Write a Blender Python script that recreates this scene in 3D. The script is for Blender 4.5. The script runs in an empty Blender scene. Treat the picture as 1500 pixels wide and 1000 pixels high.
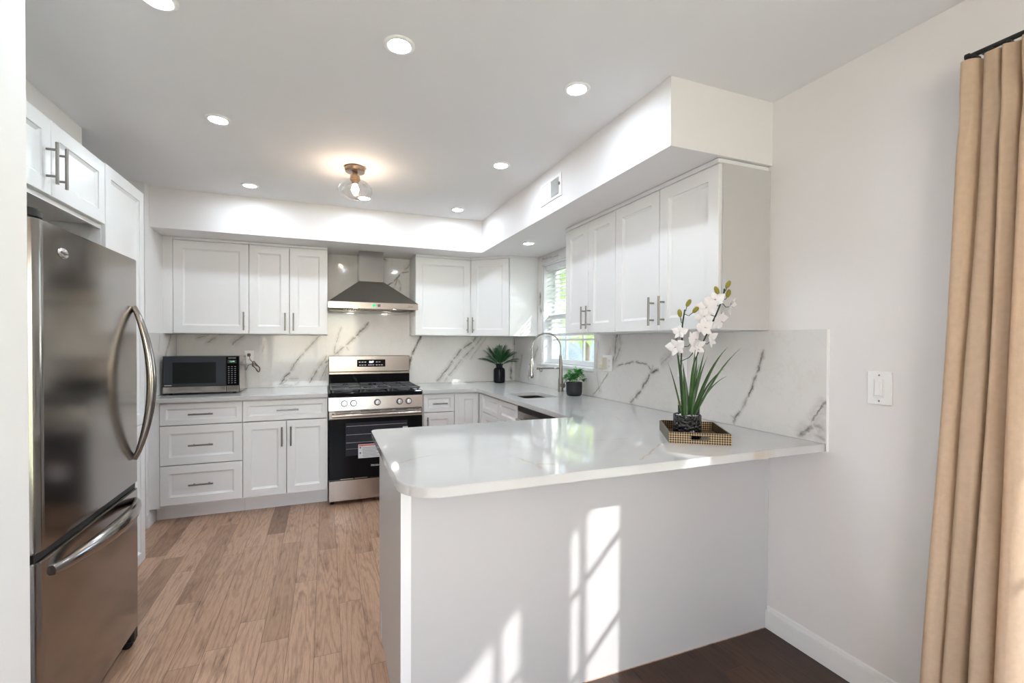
import bpy, bmesh, math, random
from mathutils import Vector, Matrix
R = math.radians
scn = bpy.context.scene
COL = scn.collection

# ------------------------------------------------------------------ camera
cam_d = bpy.data.cameras.new('camera')
cam = bpy.data.objects.new('camera', cam_d); COL.objects.link(cam)
cr, cu, cf = (Vector((0.93374178, -0.3579253, 0.00397167)), Vector((0.000433391, 0.01222626, 0.99992516)),
              Vector((0.35794707, 0.93367018, -0.0115712)))
m = Matrix.Identity(4)
for i in range(3):
    m[i][0], m[i][1], m[i][2] = cr[i], cu[i], -cf[i]
m.translation = (-1.93371, -4.56744, 1.32754)
cam.matrix_world = m
cam_d.sensor_width = 36.0
cam_d.lens = 36.0 * 665.83 / 1500
cam_d.shift_x = (750 - 732.17) / 1500
cam_d.shift_y = (509.11 - 500) / 1500
cam_d.clip_start = 0.05
scn.camera = cam

# ------------------------------------------------------------------ exposure, sky, sun
vs = scn.view_settings
vs.view_transform = 'Standard'; vs.look = 'None'; vs.gamma = 1.0; vs.exposure = 1.36
vs.use_curve_mapping = False
LAMP = 93.0            # radiance of the recessed lights
world = bpy.data.worlds.new('sky_world'); scn.world = world; world.use_nodes = True
wn = world.node_tree.nodes; wl = world.node_tree.links
bg = wn['Background']; sky = wn.new('ShaderNodeTexSky')
sky.sky_type = 'NISHITA'; sky.sun_disc = False
sky.sun_elevation = R(32.4); sky.sun_rotation = R(142)
hz = wn.new('ShaderNodeMix'); hz.data_type = 'RGBA'; hz.inputs[0].default_value = .65; hz.inputs[7].default_value = (1.24, 1.42, 1.68, 1)   # bright hazy sky
wl.new(sky.outputs[0], hz.inputs[6]); wl.new(hz.outputs[2], bg.inputs[0]); bg.inputs[1].default_value = 1.15
sun_d = bpy.data.lights.new('sun', 'SUN'); sun_d.energy = 9.5; sun_d.angle = R(0.7); sun_d.color = (1, .97, .96)
sun = bpy.data.objects.new('sun', sun_d); COL.objects.link(sun)
sun.rotation_euler = Vector((-1, 1.3, -1.04)).to_track_quat('-Z', 'Y').to_euler()
sun.location = (6, -8, 7)

# ------------------------------------------------------------------ helpers
class MB:
    def __init__(s): s.bm = bmesh.new()
    def _add(s, t):
        me = bpy.data.meshes.new('tmp'); t.to_mesh(me); t.free(); s.bm.from_mesh(me); bpy.data.meshes.remove(me)
    def box(s, x0, y0, z0, x1, y1, z1, b=0, seg=1, rot=None, piv=None):
        t = bmesh.new(); bmesh.ops.create_cube(t, size=1)
        for v in t.verts:
            v.co = Vector(((x0 + x1) / 2 + v.co.x * (x1 - x0), (y0 + y1) / 2 + v.co.y * (y1 - y0), (z0 + z1) / 2 + v.co.z * (z1 - z0)))
        if b: bmesh.ops.bevel(t, geom=list(t.edges), offset=b, segments=seg, affect='EDGES', clamp_overlap=True)
        if rot is not None:
            p = Vector(piv or ((x0 + x1) / 2, (y0 + y1) / 2, (z0 + z1) / 2))
            for v in t.verts: v.co = rot @ (v.co - p) + p
        s._add(t); return s
    def cyl(s, p0, p1, r0, r1=None, n=20, caps=True):
        r1 = r0 if r1 is None else r1
        p0, p1 = Vector(p0), Vector(p1); q = (p1 - p0).to_track_quat('Z', 'Y')
        a = []; b = []
        for i in range(n):
            d = Vector((math.cos(2 * math.pi * i / n), math.sin(2 * math.pi * i / n), 0))
            a.append(s.bm.verts.new(p0 + q @ (d * r0))); b.append(s.bm.verts.new(p1 + q @ (d * r1)))
        for i in range(n):
            j = (i + 1) % n; s.bm.faces.new((a[i], a[j], b[j], b[i]))
        if caps: s.bm.faces.new(a[::-1]); s.bm.faces.new(b)
        return s
    def tube(s, pts, r, n=8, caps=True, squash=None, up=(0, 0, 1)):
        pts = [Vector(p) for p in pts]; rs = r if isinstance(r, (list, tuple)) else [r] * len(pts)
        rings = []; prev = None
        for i, p in enumerate(pts):
            t = (pts[min(i + 1, len(pts) - 1)] - pts[max(i - 1, 0)]).normalized()
            if prev is None:
                u = Vector(up) if abs(t.dot(Vector(up))) < .95 else Vector((1, 0, 0))
                u = (u - t * u.dot(t)).normalized()
            else: u = (prev - t * prev.dot(t)).normalized()
            prev = u; w = t.cross(u); ring = []
            su, sw = squash or (1, 1)
            for k in range(n):
                a = 2 * math.pi * k / n
                ring.append(s.bm.verts.new(p + (u * math.cos(a) * su + w * math.sin(a) * sw) * rs[i]))
            rings.append(ring)
        for A, B in zip(rings, rings[1:]):
            for k in range(n):
                j = (k + 1) % n; s.bm.faces.new((A[k], A[j], B[j], B[k]))
        if caps: s.bm.faces.new(rings[0][::-1]); s.bm.faces.new(rings[-1])
        return s
    def lathe(s, prof, c=(0, 0, 0), n=32):
        rings = []
        for r, z in prof:
            if r < 1e-6: rings.append([s.bm.verts.new((c[0], c[1], c[2] + z))])
            else: rings.append([s.bm.verts.new((c[0] + r * math.cos(2 * math.pi * k / n), c[1] + r * math.sin(2 * math.pi * k / n), c[2] + z)) for k in range(n)])
        for A, B in zip(rings, rings[1:]):
            for k in range(n):
                j = (k + 1) % n
                f = [A[k % len(A)], A[j % len(A)], B[j % len(B)], B[k % len(B)]]
                f = list(dict.fromkeys(f))
                if len(f) > 2: s.bm.faces.new(f)
        return s
    def sphere(s, c, r, sc=(1, 1, 1), n=16, rot=None):
        t = bmesh.new(); bmesh.ops.create_uvsphere(t, u_segments=n, v_segments=max(6, n // 2), radius=r)
        for v in t.verts:
            co = Vector((v.co.x * sc[0], v.co.y * sc[1], v.co.z * sc[2]))
            v.co = (rot @ co if rot is not None else co) + Vector(c)
        s._add(t); return s
    def prism(s, poly, z0, z1, hole=None, b=0):
        t = bmesh.new(); loops = [poly] + ([hole] if hole else [])
        es = []
        for L in loops:
            vs_ = [t.verts.new((x, y, z0)) for x, y in L]
            es += [t.edges.new((vs_[i], vs_[(i + 1) % len(vs_)])) for i in range(len(vs_))]
        if hole: bmesh.ops.triangle_fill(t, edges=es, use_beauty=True, normal=(0, 0, 1))
        else: t.faces.new(list(t.verts))
        r = bmesh.ops.extrude_face_region(t, geom=list(t.faces))
        for g in r['geom']:
            if isinstance(g, bmesh.types.BMVert): g.co.z = z1
        bmesh.ops.recalc_face_normals(t, faces=list(t.faces))
        if b:
            ed = [e for e in t.edges if len(e.link_faces) == 2 and abs(e.link_faces[0].normal.dot(e.link_faces[1].normal)) < .3 and abs(e.verts[0].co.z - e.verts[1].co.z) < 1e-6]
            bmesh.ops.bevel(t, geom=ed, offset=b, segments=2, affect='EDGES')
        s._add(t); return s
    def quad(s, *p): s.bm.faces.new([s.bm.verts.new(q) for q in p]); return s
    def leaf(s, base, d, up, L, w, bend=0.3, n=6, thick=0.0008, cup=0.15, tip=1.6, curl=None):
        """a curved blade: starts along d, droops by bend (rad) over its length"""
        d = Vector(d).normalized(); side = d.cross(Vector(up))
        if side.length < 1e-3: side = d.cross(Vector((1, .2, 0)))
        side.normalize(); p = Vector(base); row = []
        for i in range(n + 1):
            f = i / n
            ww = w * (math.sin(math.pi * min(1, (f * .9 + .1)) ** (1 / tip)) if i < n else 0.02)
            nn = side.cross(d)
            row.append([s.bm.verts.new(p - side * ww / 2 + nn * cup * ww), s.bm.verts.new(p), s.bm.verts.new(p + side * ww / 2 + nn * cup * ww)])
            q = Matrix.Rotation(-bend / n, 3, side); d = (q @ d).normalized(); p = p + d * (L / n)
            if curl:
                q = Matrix.Rotation(curl[1] / n * 2 * f, 3, curl[0]); d = (q @ d).normalized(); side = (q @ side).normalized()
        for A, B in zip(row, row[1:]):
            s.bm.faces.new((A[0], A[1], B[1], B[0])); s.bm.faces.new((A[1], A[2], B[2], B[1]))
        return s
    def xf(s, mat):
        for v in s.bm.verts: v.co = mat @ v.co
        return s
    def build(s, name, mat, parent=None, ang=35, smooth=True):
        bmesh.ops.recalc_face_normals(s.bm, faces=list(s.bm.faces))
        me = bpy.data.meshes.new(name); s.bm.to_mesh(me); s.bm.free()
        me.materials.append(mat)
        if smooth:
            me.shade_smooth(); me.set_sharp_from_angle(angle=R(ang))
        o = bpy.data.objects.new(name, me); COL.objects.link(o)
        if parent: o.parent = parent
        return o

def tag(o, label=None, cat=None, group=None, kind=None):
    if label: o['label'] = label
    if cat: o['category'] = cat
    if group: o['group'] = group
    if kind: o['kind'] = kind
    return o
def thing(name, label, cat, loc=(0, 0, 0), rz=0, group=None):
    o = bpy.data.objects.new(name, None); COL.objects.link(o); o.empty_display_size = .05
    o.location = loc; o.rotation_euler = (0, 0, rz)
    return tag(o, label, cat, group)
def copy_tree(o, parent=None):
    c = o.copy(); COL.objects.link(c)
    if parent: c.parent = parent
    for ch in list(o.children): copy_tree(ch, c)
    return c
def struct(mb, name, mat, smooth=False):
    return tag(mb.build(name, mat, smooth=smooth), kind='structure')
def text(s, size, mat, parent, loc, rot, name='lettering', ext=0.0003, align='CENTER'):
    cu_ = bpy.data.curves.new('t', 'FONT'); cu_.body = s; cu_.size = size; cu_.extrude = ext; cu_.align_x = align; cu_.align_y = 'CENTER'
    ob = bpy.data.objects.new('t', cu_); COL.objects.link(ob)
    bpy.context.view_layer.update()
    me = bpy.data.meshes.new_from_object(ob.evaluated_get(bpy.context.evaluated_depsgraph_get()))
    bpy.data.objects.remove(ob); bpy.data.curves.remove(cu_)
    me.materials.clear(); me.materials.append(mat); me.name = name
    o = bpy.data.objects.new(name, me); COL.objects.link(o); o.parent = parent; o.location = loc; o.rotation_euler = rot
    return o

# ------------------------------------------------------------------ materials
class NT:
    def __init__(s, name):
        s.m = bpy.data.materials.new(name); s.m.use_nodes = True; s.t = s.m.node_tree; s.n = s.t.nodes; s.l = s.t.links
        s.b = s.n['Principled BSDF']
    def node(s, ty, **kw):
        o = s.n.new(ty)
        for k, v in kw.items(): setattr(o, k, v)
        return o
    def link(s, a, b): s.l.new(a, b)
    def inp(s, sock, v):
        if hasattr(v, 'is_linked') or isinstance(v, bpy.types.NodeSocket): s.l.new(v, sock)
        else: sock.default_value = v
    def math(s, op, a, b=None, c=None, clamp=False):
        o = s.n.new('ShaderNodeMath'); o.operation = op; o.use_clamp = clamp
        s.inp(o.inputs[0], a)
        if b is not None: s.inp(o.inputs[1], b)
        if c is not None: s.inp(o.inputs[2], c)
        return o.outputs[0]
    def vmath(s, op, a, b=None):
        o = s.n.new('ShaderNodeVectorMath'); o.operation = op; s.inp(o.inputs[0], a)
        if b is not None: s.inp(o.inputs[1], b)
        return o.outputs['Value'] if op in ('DOT_PRODUCT', 'LENGTH') else o.outputs[0]
    def mrange(s, v, a, b, c, d, smooth=False):
        o = s.n.new('ShaderNodeMapRange'); o.clamp = True
        if smooth: o.interpolation_type = 'SMOOTHSTEP'
        s.inp(o.inputs[0], v)
        for i, q in enumerate((a, b, c, d)): o.inputs[i + 1].default_value = q
        return o.outputs[0]
    def noise(s, vec, scale, detail=2, rough=.5, dist=0, out='Fac'):
        o = s.n.new('ShaderNodeTexNoise'); s.inp(o.inputs['Vector'], vec); o.inputs['Scale'].default_value = scale
        o.inputs['Detail'].default_value = detail; o.inputs['Roughness'].default_value = rough; o.inputs['Distortion'].default_value = dist
        return o.outputs[out]
    def mix(s, f, a, b, mode='MIX'):
        o = s.n.new('ShaderNodeMix'); o.data_type = 'RGBA'; o.blend_type = mode
        s.inp(o.inputs[0], f); s.inp(o.inputs[6], a if not isinstance(a, tuple) else (*a, 1)[:4]); s.inp(o.inputs[7], b if not isinstance(b, tuple) else (*b, 1)[:4])
        return o.outputs[2]
    def obj(s): return s.n.new('ShaderNodeTexCoord').outputs['Object']
    def pos(s): return s.n.new('ShaderNodeNewGeometry').outputs['Position']
    def bump(s, h, st, dist=.01):
        o = s.n.new('ShaderNodeBump'); o.inputs['Strength'].default_value = st; o.inputs['Distance'].default_value = dist
        s.inp(o.inputs['Height'], h); s.l.new(o.outputs[0], s.b.inputs['Normal'])

def plain(name, col, rough=.5, metal=0, var=.03, scale=6, bump=0, bscale=200, spec=None, coat=0):
    t = NT(name); p = t.obj(); n = t.noise(p, scale, 3)
    lo = tuple(c * (1 - var) for c in col); hi = tuple(min(1, c * (1 + var)) for c in col)
    t.link(t.mix(n, lo, hi), t.b.inputs['Base Color'])
    t.b.inputs['Roughness'].default_value = rough; t.b.inputs['Metallic'].default_value = metal
    if spec is not None: t.b.inputs['Specular IOR Level'].default_value = spec
    if coat: t.b.inputs['Coat Weight'].default_value = coat
    if bump: t.bump(t.noise(p, bscale, 2), bump, .002)
    return t.m
def brushed(name, col, rough=.2, axis='Z', amt=.05):
    t = NT(name); p = t.obj(); mp = t.node('ShaderNodeMapping'); t.link(p, mp.inputs[0])
    mp.inputs['Scale'].default_value = {'Z': (400, 400, 3), 'X': (3, 400, 400), 'Y': (400, 3, 400)}[axis]
    n = t.noise(mp.outputs[0], 1, 2)
    t.link(t.mix(n, tuple(c * .93 for c in col), tuple(min(1, c * 1.05) for c in col)), t.b.inputs['Base Color'])
    t.b.inputs['Metallic'].default_value = 1
    t.link(t.mrange(n, 0, 1, rough * .8, rough * 1.25), t.b.inputs['Roughness'])
    t.bump(n, amt, .0006)
    return t.m
def emit(name, col, st):
    t = NT(name); t.b.inputs['Base Color'].default_value = (*col, 1)
    n = t.noise(t.obj(), 3, 1)
    t.link(t.mix(n, tuple(c * .98 for c in col), col), t.b.inputs['Emission Color']); t.b.inputs['Emission Strength'].default_value = st
    return t.m
def thin_glass(name, tint=(1, 1, 1), refl=1.0, ripple=0):
    t = NT(name); t.n.remove(t.b)
    tr = t.node('ShaderNodeBsdfTransparent'); tr.inputs[0].default_value = (*tint, 1)
    gl = t.node('ShaderNodeBsdfGlossy'); gl.inputs['Roughness'].default_value = .02
    fr = t.node('ShaderNodeFresnel'); fr.inputs[0].default_value = 1.45
    nz = t.noise(t.obj(), 30, 2)
    if ripple:
        bp = t.node('ShaderNodeBump'); bp.inputs['Strength'].default_value = ripple; bp.inputs['Distance'].default_value = .004
        v = t.node('ShaderNodeTexVoronoi'); v.inputs['Scale'].default_value = 90; t.link(t.obj(), v.inputs['Vector'])
        t.link(v.outputs['Distance'], bp.inputs['Height']); t.link(bp.outputs[0], gl.inputs['Normal']); t.link(bp.outputs[0], fr.inputs['Normal'])
    mx = t.node('ShaderNodeMixShader')
    t.link(t.math('MULTIPLY', fr.outputs[0], t.mrange(nz, 0, 1, refl * .95, refl)), mx.inputs[0])
    t.link(tr.outputs[0], mx.inputs[1]); t.link(gl.outputs[0], mx.inputs[2])
    t.link(mx.outputs[0], t.n['Material Output'].inputs[0])
    return t.m

def marble(name, uaxis, polys, base, core, halo, rough, wob=.02, joints=(), tint=None):
    """white stone; polys = [(points, core width, halo width, strength)] in (u, v) metres"""
    t = NT(name); p = t.pos(); sp = t.node('ShaderNodeSeparateXYZ'); t.link(p, sp.inputs[0])
    cb = t.node('ShaderNodeCombineXYZ'); t.link(sp.outputs[uaxis[0]], cb.inputs[0]); t.link(sp.outputs[uaxis[1]], cb.inputs[1])
    q0 = cb.outputs[0]
    n1 = t.vmath('SCALE', t.vmath('SUBTRACT', t.noise(q0, 7, 4, .6, out='Color'), (.5, .5, .5)))
    n1.node.inputs['Scale'].default_value = wob * 2.2
    n2 = t.vmath('SCALE', t.vmath('SUBTRACT', t.noise(q0, 38, 3, .65, out='Color'), (.5, .5, .5)))
    n2.node.inputs['Scale'].default_value = wob * 1.25
    q = t.vmath('ADD', t.vmath('ADD', q0, n1), n2)
    acc = None; hacc = None
    for pts, wc, wh, st in polys:
        for a, b in zip(pts, pts[1:]):
            A = Vector(a); B = Vector(b); L = (B - A).length; T = (B - A) / L; N = Vector((-T.y, T.x))
            d = t.vmath('SUBTRACT', q, (A.x, A.y, 0))
            la = t.vmath('DOT_PRODUCT', d, (T.x, T.y, 0)); lb = t.math('ABSOLUTE', t.vmath('DOT_PRODUCT', d, (N.x, N.y, 0)))
            e = t.math('MULTIPLY', la, t.math('SUBTRACT', L, la))
            al = t.mrange(e, -.004 * L, .02 * L, 0, st)
            c = t.math('MULTIPLY', t.mrange(lb, wc * .2, wc, 1, 0), al); h = t.math('MULTIPLY', t.mrange(lb, 0, wh, 1, 0, True), al)
            acc = c if acc is None else t.math('MAXIMUM', acc, c); hacc = h if hacc is None else t.math('MAXIMUM', hacc, h)
    big = t.noise(q0, 2.2, 4, .6); brk = t.mrange(t.noise(q0, 16, 3, .6), .35, .62, .25, 1)
    col = t.mix(t.mrange(big, .3, .7, 0, 1), base, tuple(c * .93 for c in base))
    if tint:
        col = t.mix(t.mrange(t.noise(q0, 3.1, 3), .6, .8, 0, .3), col, tint)
    streak = t.mrange(t.math('ABSOLUTE', t.math('SUBTRACT', t.noise(q, 2.6, 5, .65), .5)), 0, .012, .08, 0)
    col = t.mix(streak, col, halo)
    if acc is not None:
        hz = t.math('MULTIPLY', hacc, t.mrange(t.noise(q0, 24, 4, .7), .3, .7, .25, .9))
        col = t.mix(hz, col, halo); col = t.mix(t.math('MULTIPLY', acc, brk), col, core)
    for ax, v in joints:
        jl = t.mrange(t.math('ABSOLUTE', t.math('SUBTRACT', sp.outputs[ax], v)), .0006, .0014, .35, 0)
        col = t.mix(jl, col, tuple(c * .55 for c in base))
    t.link(col, t.b.inputs['Base Color']); t.b.inputs['Roughness'].default_value = rough
    return t.m

def planks(name, tones, w=.11, L=1.05, rough=.32, grain=.5):
    t = NT(name); sp = t.node('ShaderNodeSeparateXYZ'); t.link(t.pos(), sp.inputs[0]); X, Y = sp.outputs[0], sp.outputs[1]
    xi = t.math('DIVIDE', X, w); i = t.math('FLOOR', xi); fx = t.math('FRACT', xi)
    w1 = t.node('ShaderNodeTexWhiteNoise', noise_dimensions='1D'); t.link(i, w1.inputs['W'])
    yo = t.math('DIVIDE', t.math('ADD', Y, t.math('MULTIPLY', w1.outputs['Value'], 7.3)), L); j = t.math('FLOOR', yo); fy = t.math('FRACT', yo)
    cb = t.node('ShaderNodeCombineXYZ'); t.link(i, cb.inputs[0]); t.link(j, cb.inputs[1])
    w2 = t.node('ShaderNodeTexWhiteNoise', noise_dimensions='2D'); t.link(cb.outputs[0], w2.inputs['Vector']); rnd = w2.outputs['Value']
    off = t.math('MULTIPLY', rnd, 40)
    def gvec(sx, sy):
        g_ = t.node('ShaderNodeCombineXYZ'); t.link(t.math('MULTIPLY', X, sx), g_.inputs[0]); t.link(t.math('ADD', t.math('MULTIPLY', Y, sy), off), g_.inputs[1]); t.link(off, g_.inputs[2]); return g_.outputs[0]
    cath = t.noise(gvec(9, .75), 1, 2, .45)                       # contours of a long stretched field: cathedral grain
    ring = t.math('SINE', t.math('ADD', t.math('MULTIPLY', cath, 95), t.math('MULTIPLY', t.noise(gvec(60, 9), 1, 2), 2.5)))
    fine = t.noise(gvec(330, 14), 1, 3, .6)
    blot = t.noise(gvec(14, 3.2), 1, 4, .6)
    rp = t.node('ShaderNodeValToRGB'); e = rp.color_ramp.elements
    for k, (pp, c) in enumerate(tones):
        x = e[k] if k < 2 else e.new(pp)
        x.position = pp; x.color = (*c, 1)
    t.link(rnd, rp.inputs[0]); col = rp.outputs[0]
    dark = t.mix(1.0, col, (.30, .25, .22), 'MULTIPLY')
    g = t.math('ADD', t.math('MULTIPLY', t.mrange(ring, .1, 1, 0, 1), .55 * grain), t.math('MULTIPLY', t.mrange(fine, .45, .68, 0, 1), .70 * grain))
    g = t.math('ADD', g, t.mrange(blot, .56, .76, 0, .7), clamp=True)
    col = t.mix(g, col, dark)
    ex = t.math('MINIMUM', fx, t.math('SUBTRACT', 1, fx)); ey = t.math('MULTIPLY', t.math('MINIMUM', fy, t.math('SUBTRACT', 1, fy)), L / w)
    gap = t.mrange(t.math('MINIMUM', ex, ey), .004, .016, .75, 0)
    col = t.mix(gap, col, tuple(c * .25 for c in tones[0][1]))
    t.link(col, t.b.inputs['Base Color']); t.link(t.mrange(fine, .3, .7, rough * .85, rough * 1.25), t.b.inputs['Roughness'])
    t.bump(t.math('SUBTRACT', t.math('MULTIPLY', g, -.15), gap), .25, .002)
    return t.m

M = {}
M['wall'] = plain('wall_paint', (.87, .845, .84), .6, var=.01, bump=.05, bscale=300)
M['ceiling'] = plain('ceiling_paint', (.89, .88, .885), .75, var=.01, bump=.06, bscale=250)
M['trim'] = plain('trim_paint', (.93, .93, .93), .35, var=.01)
M['cab'] = plain('cabinet_paint', (.87, .87, .87), .30, var=.008)
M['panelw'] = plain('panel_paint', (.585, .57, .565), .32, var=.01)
M['caulk'] = plain('cabinet_interior', (.35, .33, .31), .6)
M['nickel'] = brushed('brushed_nickel', (.29, .27, .25), .30, 'Z')
M['chrome'] = plain('polished_steel', (.55, .54, .53), .12, 1, var=.02)
M['steel'] = brushed('stainless_steel', (.47, .43, .395), .20, 'X')
M['fridge'] = brushed('fridge_steel', (.34, .315, .295), .15, 'Y', .02)
M['hoodsteel'] = brushed('hood_steel', (.36, .345, .33), .13, 'X', .03)
M['blackgloss'] = plain('black_glass', (.006, .006, .007), .05, spec=.14, var=.1)
M['ovenwin'] = plain('oven_window_glass', (.035, .036, .045), .06, spec=.14, var=.15)
M['black'] = plain('black_plastic', (.012, .012, .012), .4, var=.1)
M['iron'] = plain('cast_iron', (.07, .07, .075), .24, var=.2, bump=.08, bscale=400)
M['mwglass'] = plain('microwave_glass', (.05, .055, .062), .06, spec=.14, var=.1)
M['mwwin'] = plain('microwave_window', (.016, .018, .018), .07, spec=.14, var=.1)
M['white'] = plain('white_plastic', (.94, .935, .925), .35, var=.01)
M['ivory'] = plain('ivory_plastic', (.72, .68, .58), .4, var=.02)
M['paper'] = plain('label_paper', (.72, .73, .76), .6, var=.03)
M['red'] = plain('red_print', (.62, .08, .05), .6)
M['ink'] = plain('grey_ink', (.12, .12, .13), .6)
M['whiteink'] = plain('white_print', (.8, .8, .82), .5)
M['glow'] = emit('display_digits', (.75, .85, 1), 2.5)
M['greenglow'] = emit('green_indicator', (.01, .55, .16), .55)
M['greendim'] = emit('green_digits', (.35, .8, .55), .5)
M['lampface'] = emit('recessed_light_face', (.78, .895, 1), LAMP)
M['lampdim'] = emit('soft_light_face', (.78, .895, 1), LAMP * .3)
M['hoodlamp'] = emit('hood_lamp_face', (1, .93, .82), 22)
M['bulb'] = emit('warm_bulb', (1, .78, .58), 52)
M['fillbulb'] = emit('fill_bulb', (1, .80, .73), 122)  # for the added out-of-view fill fixture
M['bronze'] = brushed('brushed_bronze', (.36, .25, .17), .28, 'X')
M['shade'] = thin_glass('seeded_glass', (.99, .99, .99), .5, .15)
M['pane'] = thin_glass('window_pane', (.97, .98, .98), .8)
M['vinyl'] = plain('window_vinyl', (.82, .83, .85), .4, var=.01)
M['slat'] = plain('blind_slat', (.80, .81, .83), .45, var=.01)
M['curtain'] = plain('curtain_cloth', (.94, .73, .545), .85, var=.10, scale=60, bump=.35, bscale=900)
M['rod'] = plain('black_rod', (.012, .011, .011), .35)
M['vase'] = plain('glossy_black_ceramic', (.008, .008, .012), .08, spec=.14, var=.1)
M['matteblack'] = plain('matte_black_ceramic', (.018, .02, .024), .5, var=.2, bump=.3, bscale=120)
M['palm'] = plain('palm_leaf', (.018, .10, .03), .45, var=.5, scale=25)
M['herb'] = plain('bright_leaf', (.05, .34, .05), .45, var=.55, scale=40)
M['blade'] = plain('orchid_leaf', (.028, .085, .014), .38, var=.85, scale=18)
M['stem'] = plain('dark_stem', (.02, .045, .012), .5)
M['petal'] = plain('white_petal', (.86, .83, .83), .55, var=.03, scale=40)
M['pink'] = plain('pink_lip', (.55, .30, .34), .5)
M['bud'] = plain('green_bud', (.28, .25, .02), .5, var=.3, scale=60)
M['pebble'] = plain('white_pebble', (.6, .6, .58), .5, var=.2)
M['wood'] = plain('pale_wood', (.55, .38, .24), .5, var=.15, scale=30)
M['smoke'] = plain('dark_candle_glass', (.03, .03, .035), .1, spec=.14)
M['sinksteel'] = brushed('sink_steel', (.45, .43, .40), .22, 'Y')
M['bark'] = plain('bark', (.12, .09, .07), .9, var=.3, bump=.5, bscale=40)
M['foliage'] = plain('tree_foliage', (.50, .62, .26), .7, var=.6, scale=3)
M['foliage2'] = plain('yellow_foliage', (.72, .70, .34), .7, var=.5, scale=3)
M['lawn'] = plain('lawn_grass', (.50, .56, .30), .9, var=.4, scale=4)
M['soil'] = plain('dark_soil', (.02, .015, .01), .9, var=.3, scale=60)
M['siding'] = plain('house_siding', (.62, .63, .66), .7, var=.05)
M['shingle'] = plain('roof_shingle', (.16, .15, .15), .9, var=.2)
M['rug'] = plain('bounce_rug_wool', (.80, .78, .77), .95, var=.04, scale=30, bump=.4, bscale=300)  # pale wool of the added bounce rug
M['floor'] = planks('oak_planks', [(0.0, (.30, .175, .115)), (1.0, (.62, .40, .275)), (.22, (.54, .335, .225)), (.10, (.40, .24, .155))])
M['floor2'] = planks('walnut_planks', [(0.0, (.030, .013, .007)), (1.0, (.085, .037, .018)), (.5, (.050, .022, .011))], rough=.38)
V_BACK = [
 ([(-1.985, 1.385), (-2.121, 1.235), (-2.235, 1.06), (-2.335, .918)], .006, .03, .95),
 ([(-2.335, .918), (-2.25, .985), (-2.16, .99)], .005, .05, .5), ([(-2.32, .93), (-2.20, .925), (-2.15, .97)], .004, .04, .45),
 ([(-1.795, 1.48), (-1.85, 1.31), (-1.855, 1.20)], .005, .03, .6),
 ([(-1.54, 1.52), (-1.66, 1.38), (-1.76, 1.29), (-1.855, 1.205), (-1.94, 1.12)], .010, .04, 1),
 ([(-1.76, 1.29), (-1.72, 1.24)], .008, .04, .7),
 ([(-1.915, 1.215), (-2.00, 1.07), (-2.075, .935)], .006, .05, .75), ([(-1.90, 1.15), (-1.985, .95)], .005, .05, .6), ([(-1.93, 1.06), (-1.95, .93)], .004, .06, .4),
 ([(-1.03, 1.40), (-1.137, 1.19), (-1.16, 1.05)], .012, .03, 1),
 ([(-.43, 1.42), (-.50, 1.33), (-.60, 1.265), (-.70, 1.145), (-.875, .918)], .010, .05, .85),
 ([(-.37, 1.42), (-.47, 1.29), (-.60, 1.16), (-.76, .97), (-.79, .918)], .006, .05, .6), ([(-.33, 1.40), (-.52, 1.15)], .004, .03, .4),
 ([(-.005, 1.42), (-.02, 1.22), (-.055, 1.08), (-.05, .918)], .010, .04, .9),
 ([(-1.44, 1.84), (-1.31, 1.915), (-1.24, 2.0), (-1.16, 2.03)], .007, .02, .95), ([(-1.27, 1.96), (-1.30, 1.87), (-1.335, 1.82)], .005, .02, .7),
 ([(-1.27, 1.955), (-1.235, 1.89), (-1.25, 1.82)], .005, .02, .7), ([(-1.21, 2.04), (-1.12, 2.11)], .01, .05, .5), ([(-1.43, 2.15), (-1.37, 2.12)], .012, .05, .7),
 ([(-2.90, 1.31), (-2.80, 1.37), (-2.74, 1.43)], .005, .04, .7), ([(-2.98, 1.345), (-2.86, 1.385)], .005, .04, .6), ([(-2.70, 1.29), (-2.60, 1.40)], .007, .05, .7),
 ([(-2.46, 1.23), (-2.44, 1.33)], .003, .02, .5), ([(-1.62, 1.08), (-1.55, 1.2)], .003, .03, .2)]
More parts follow.
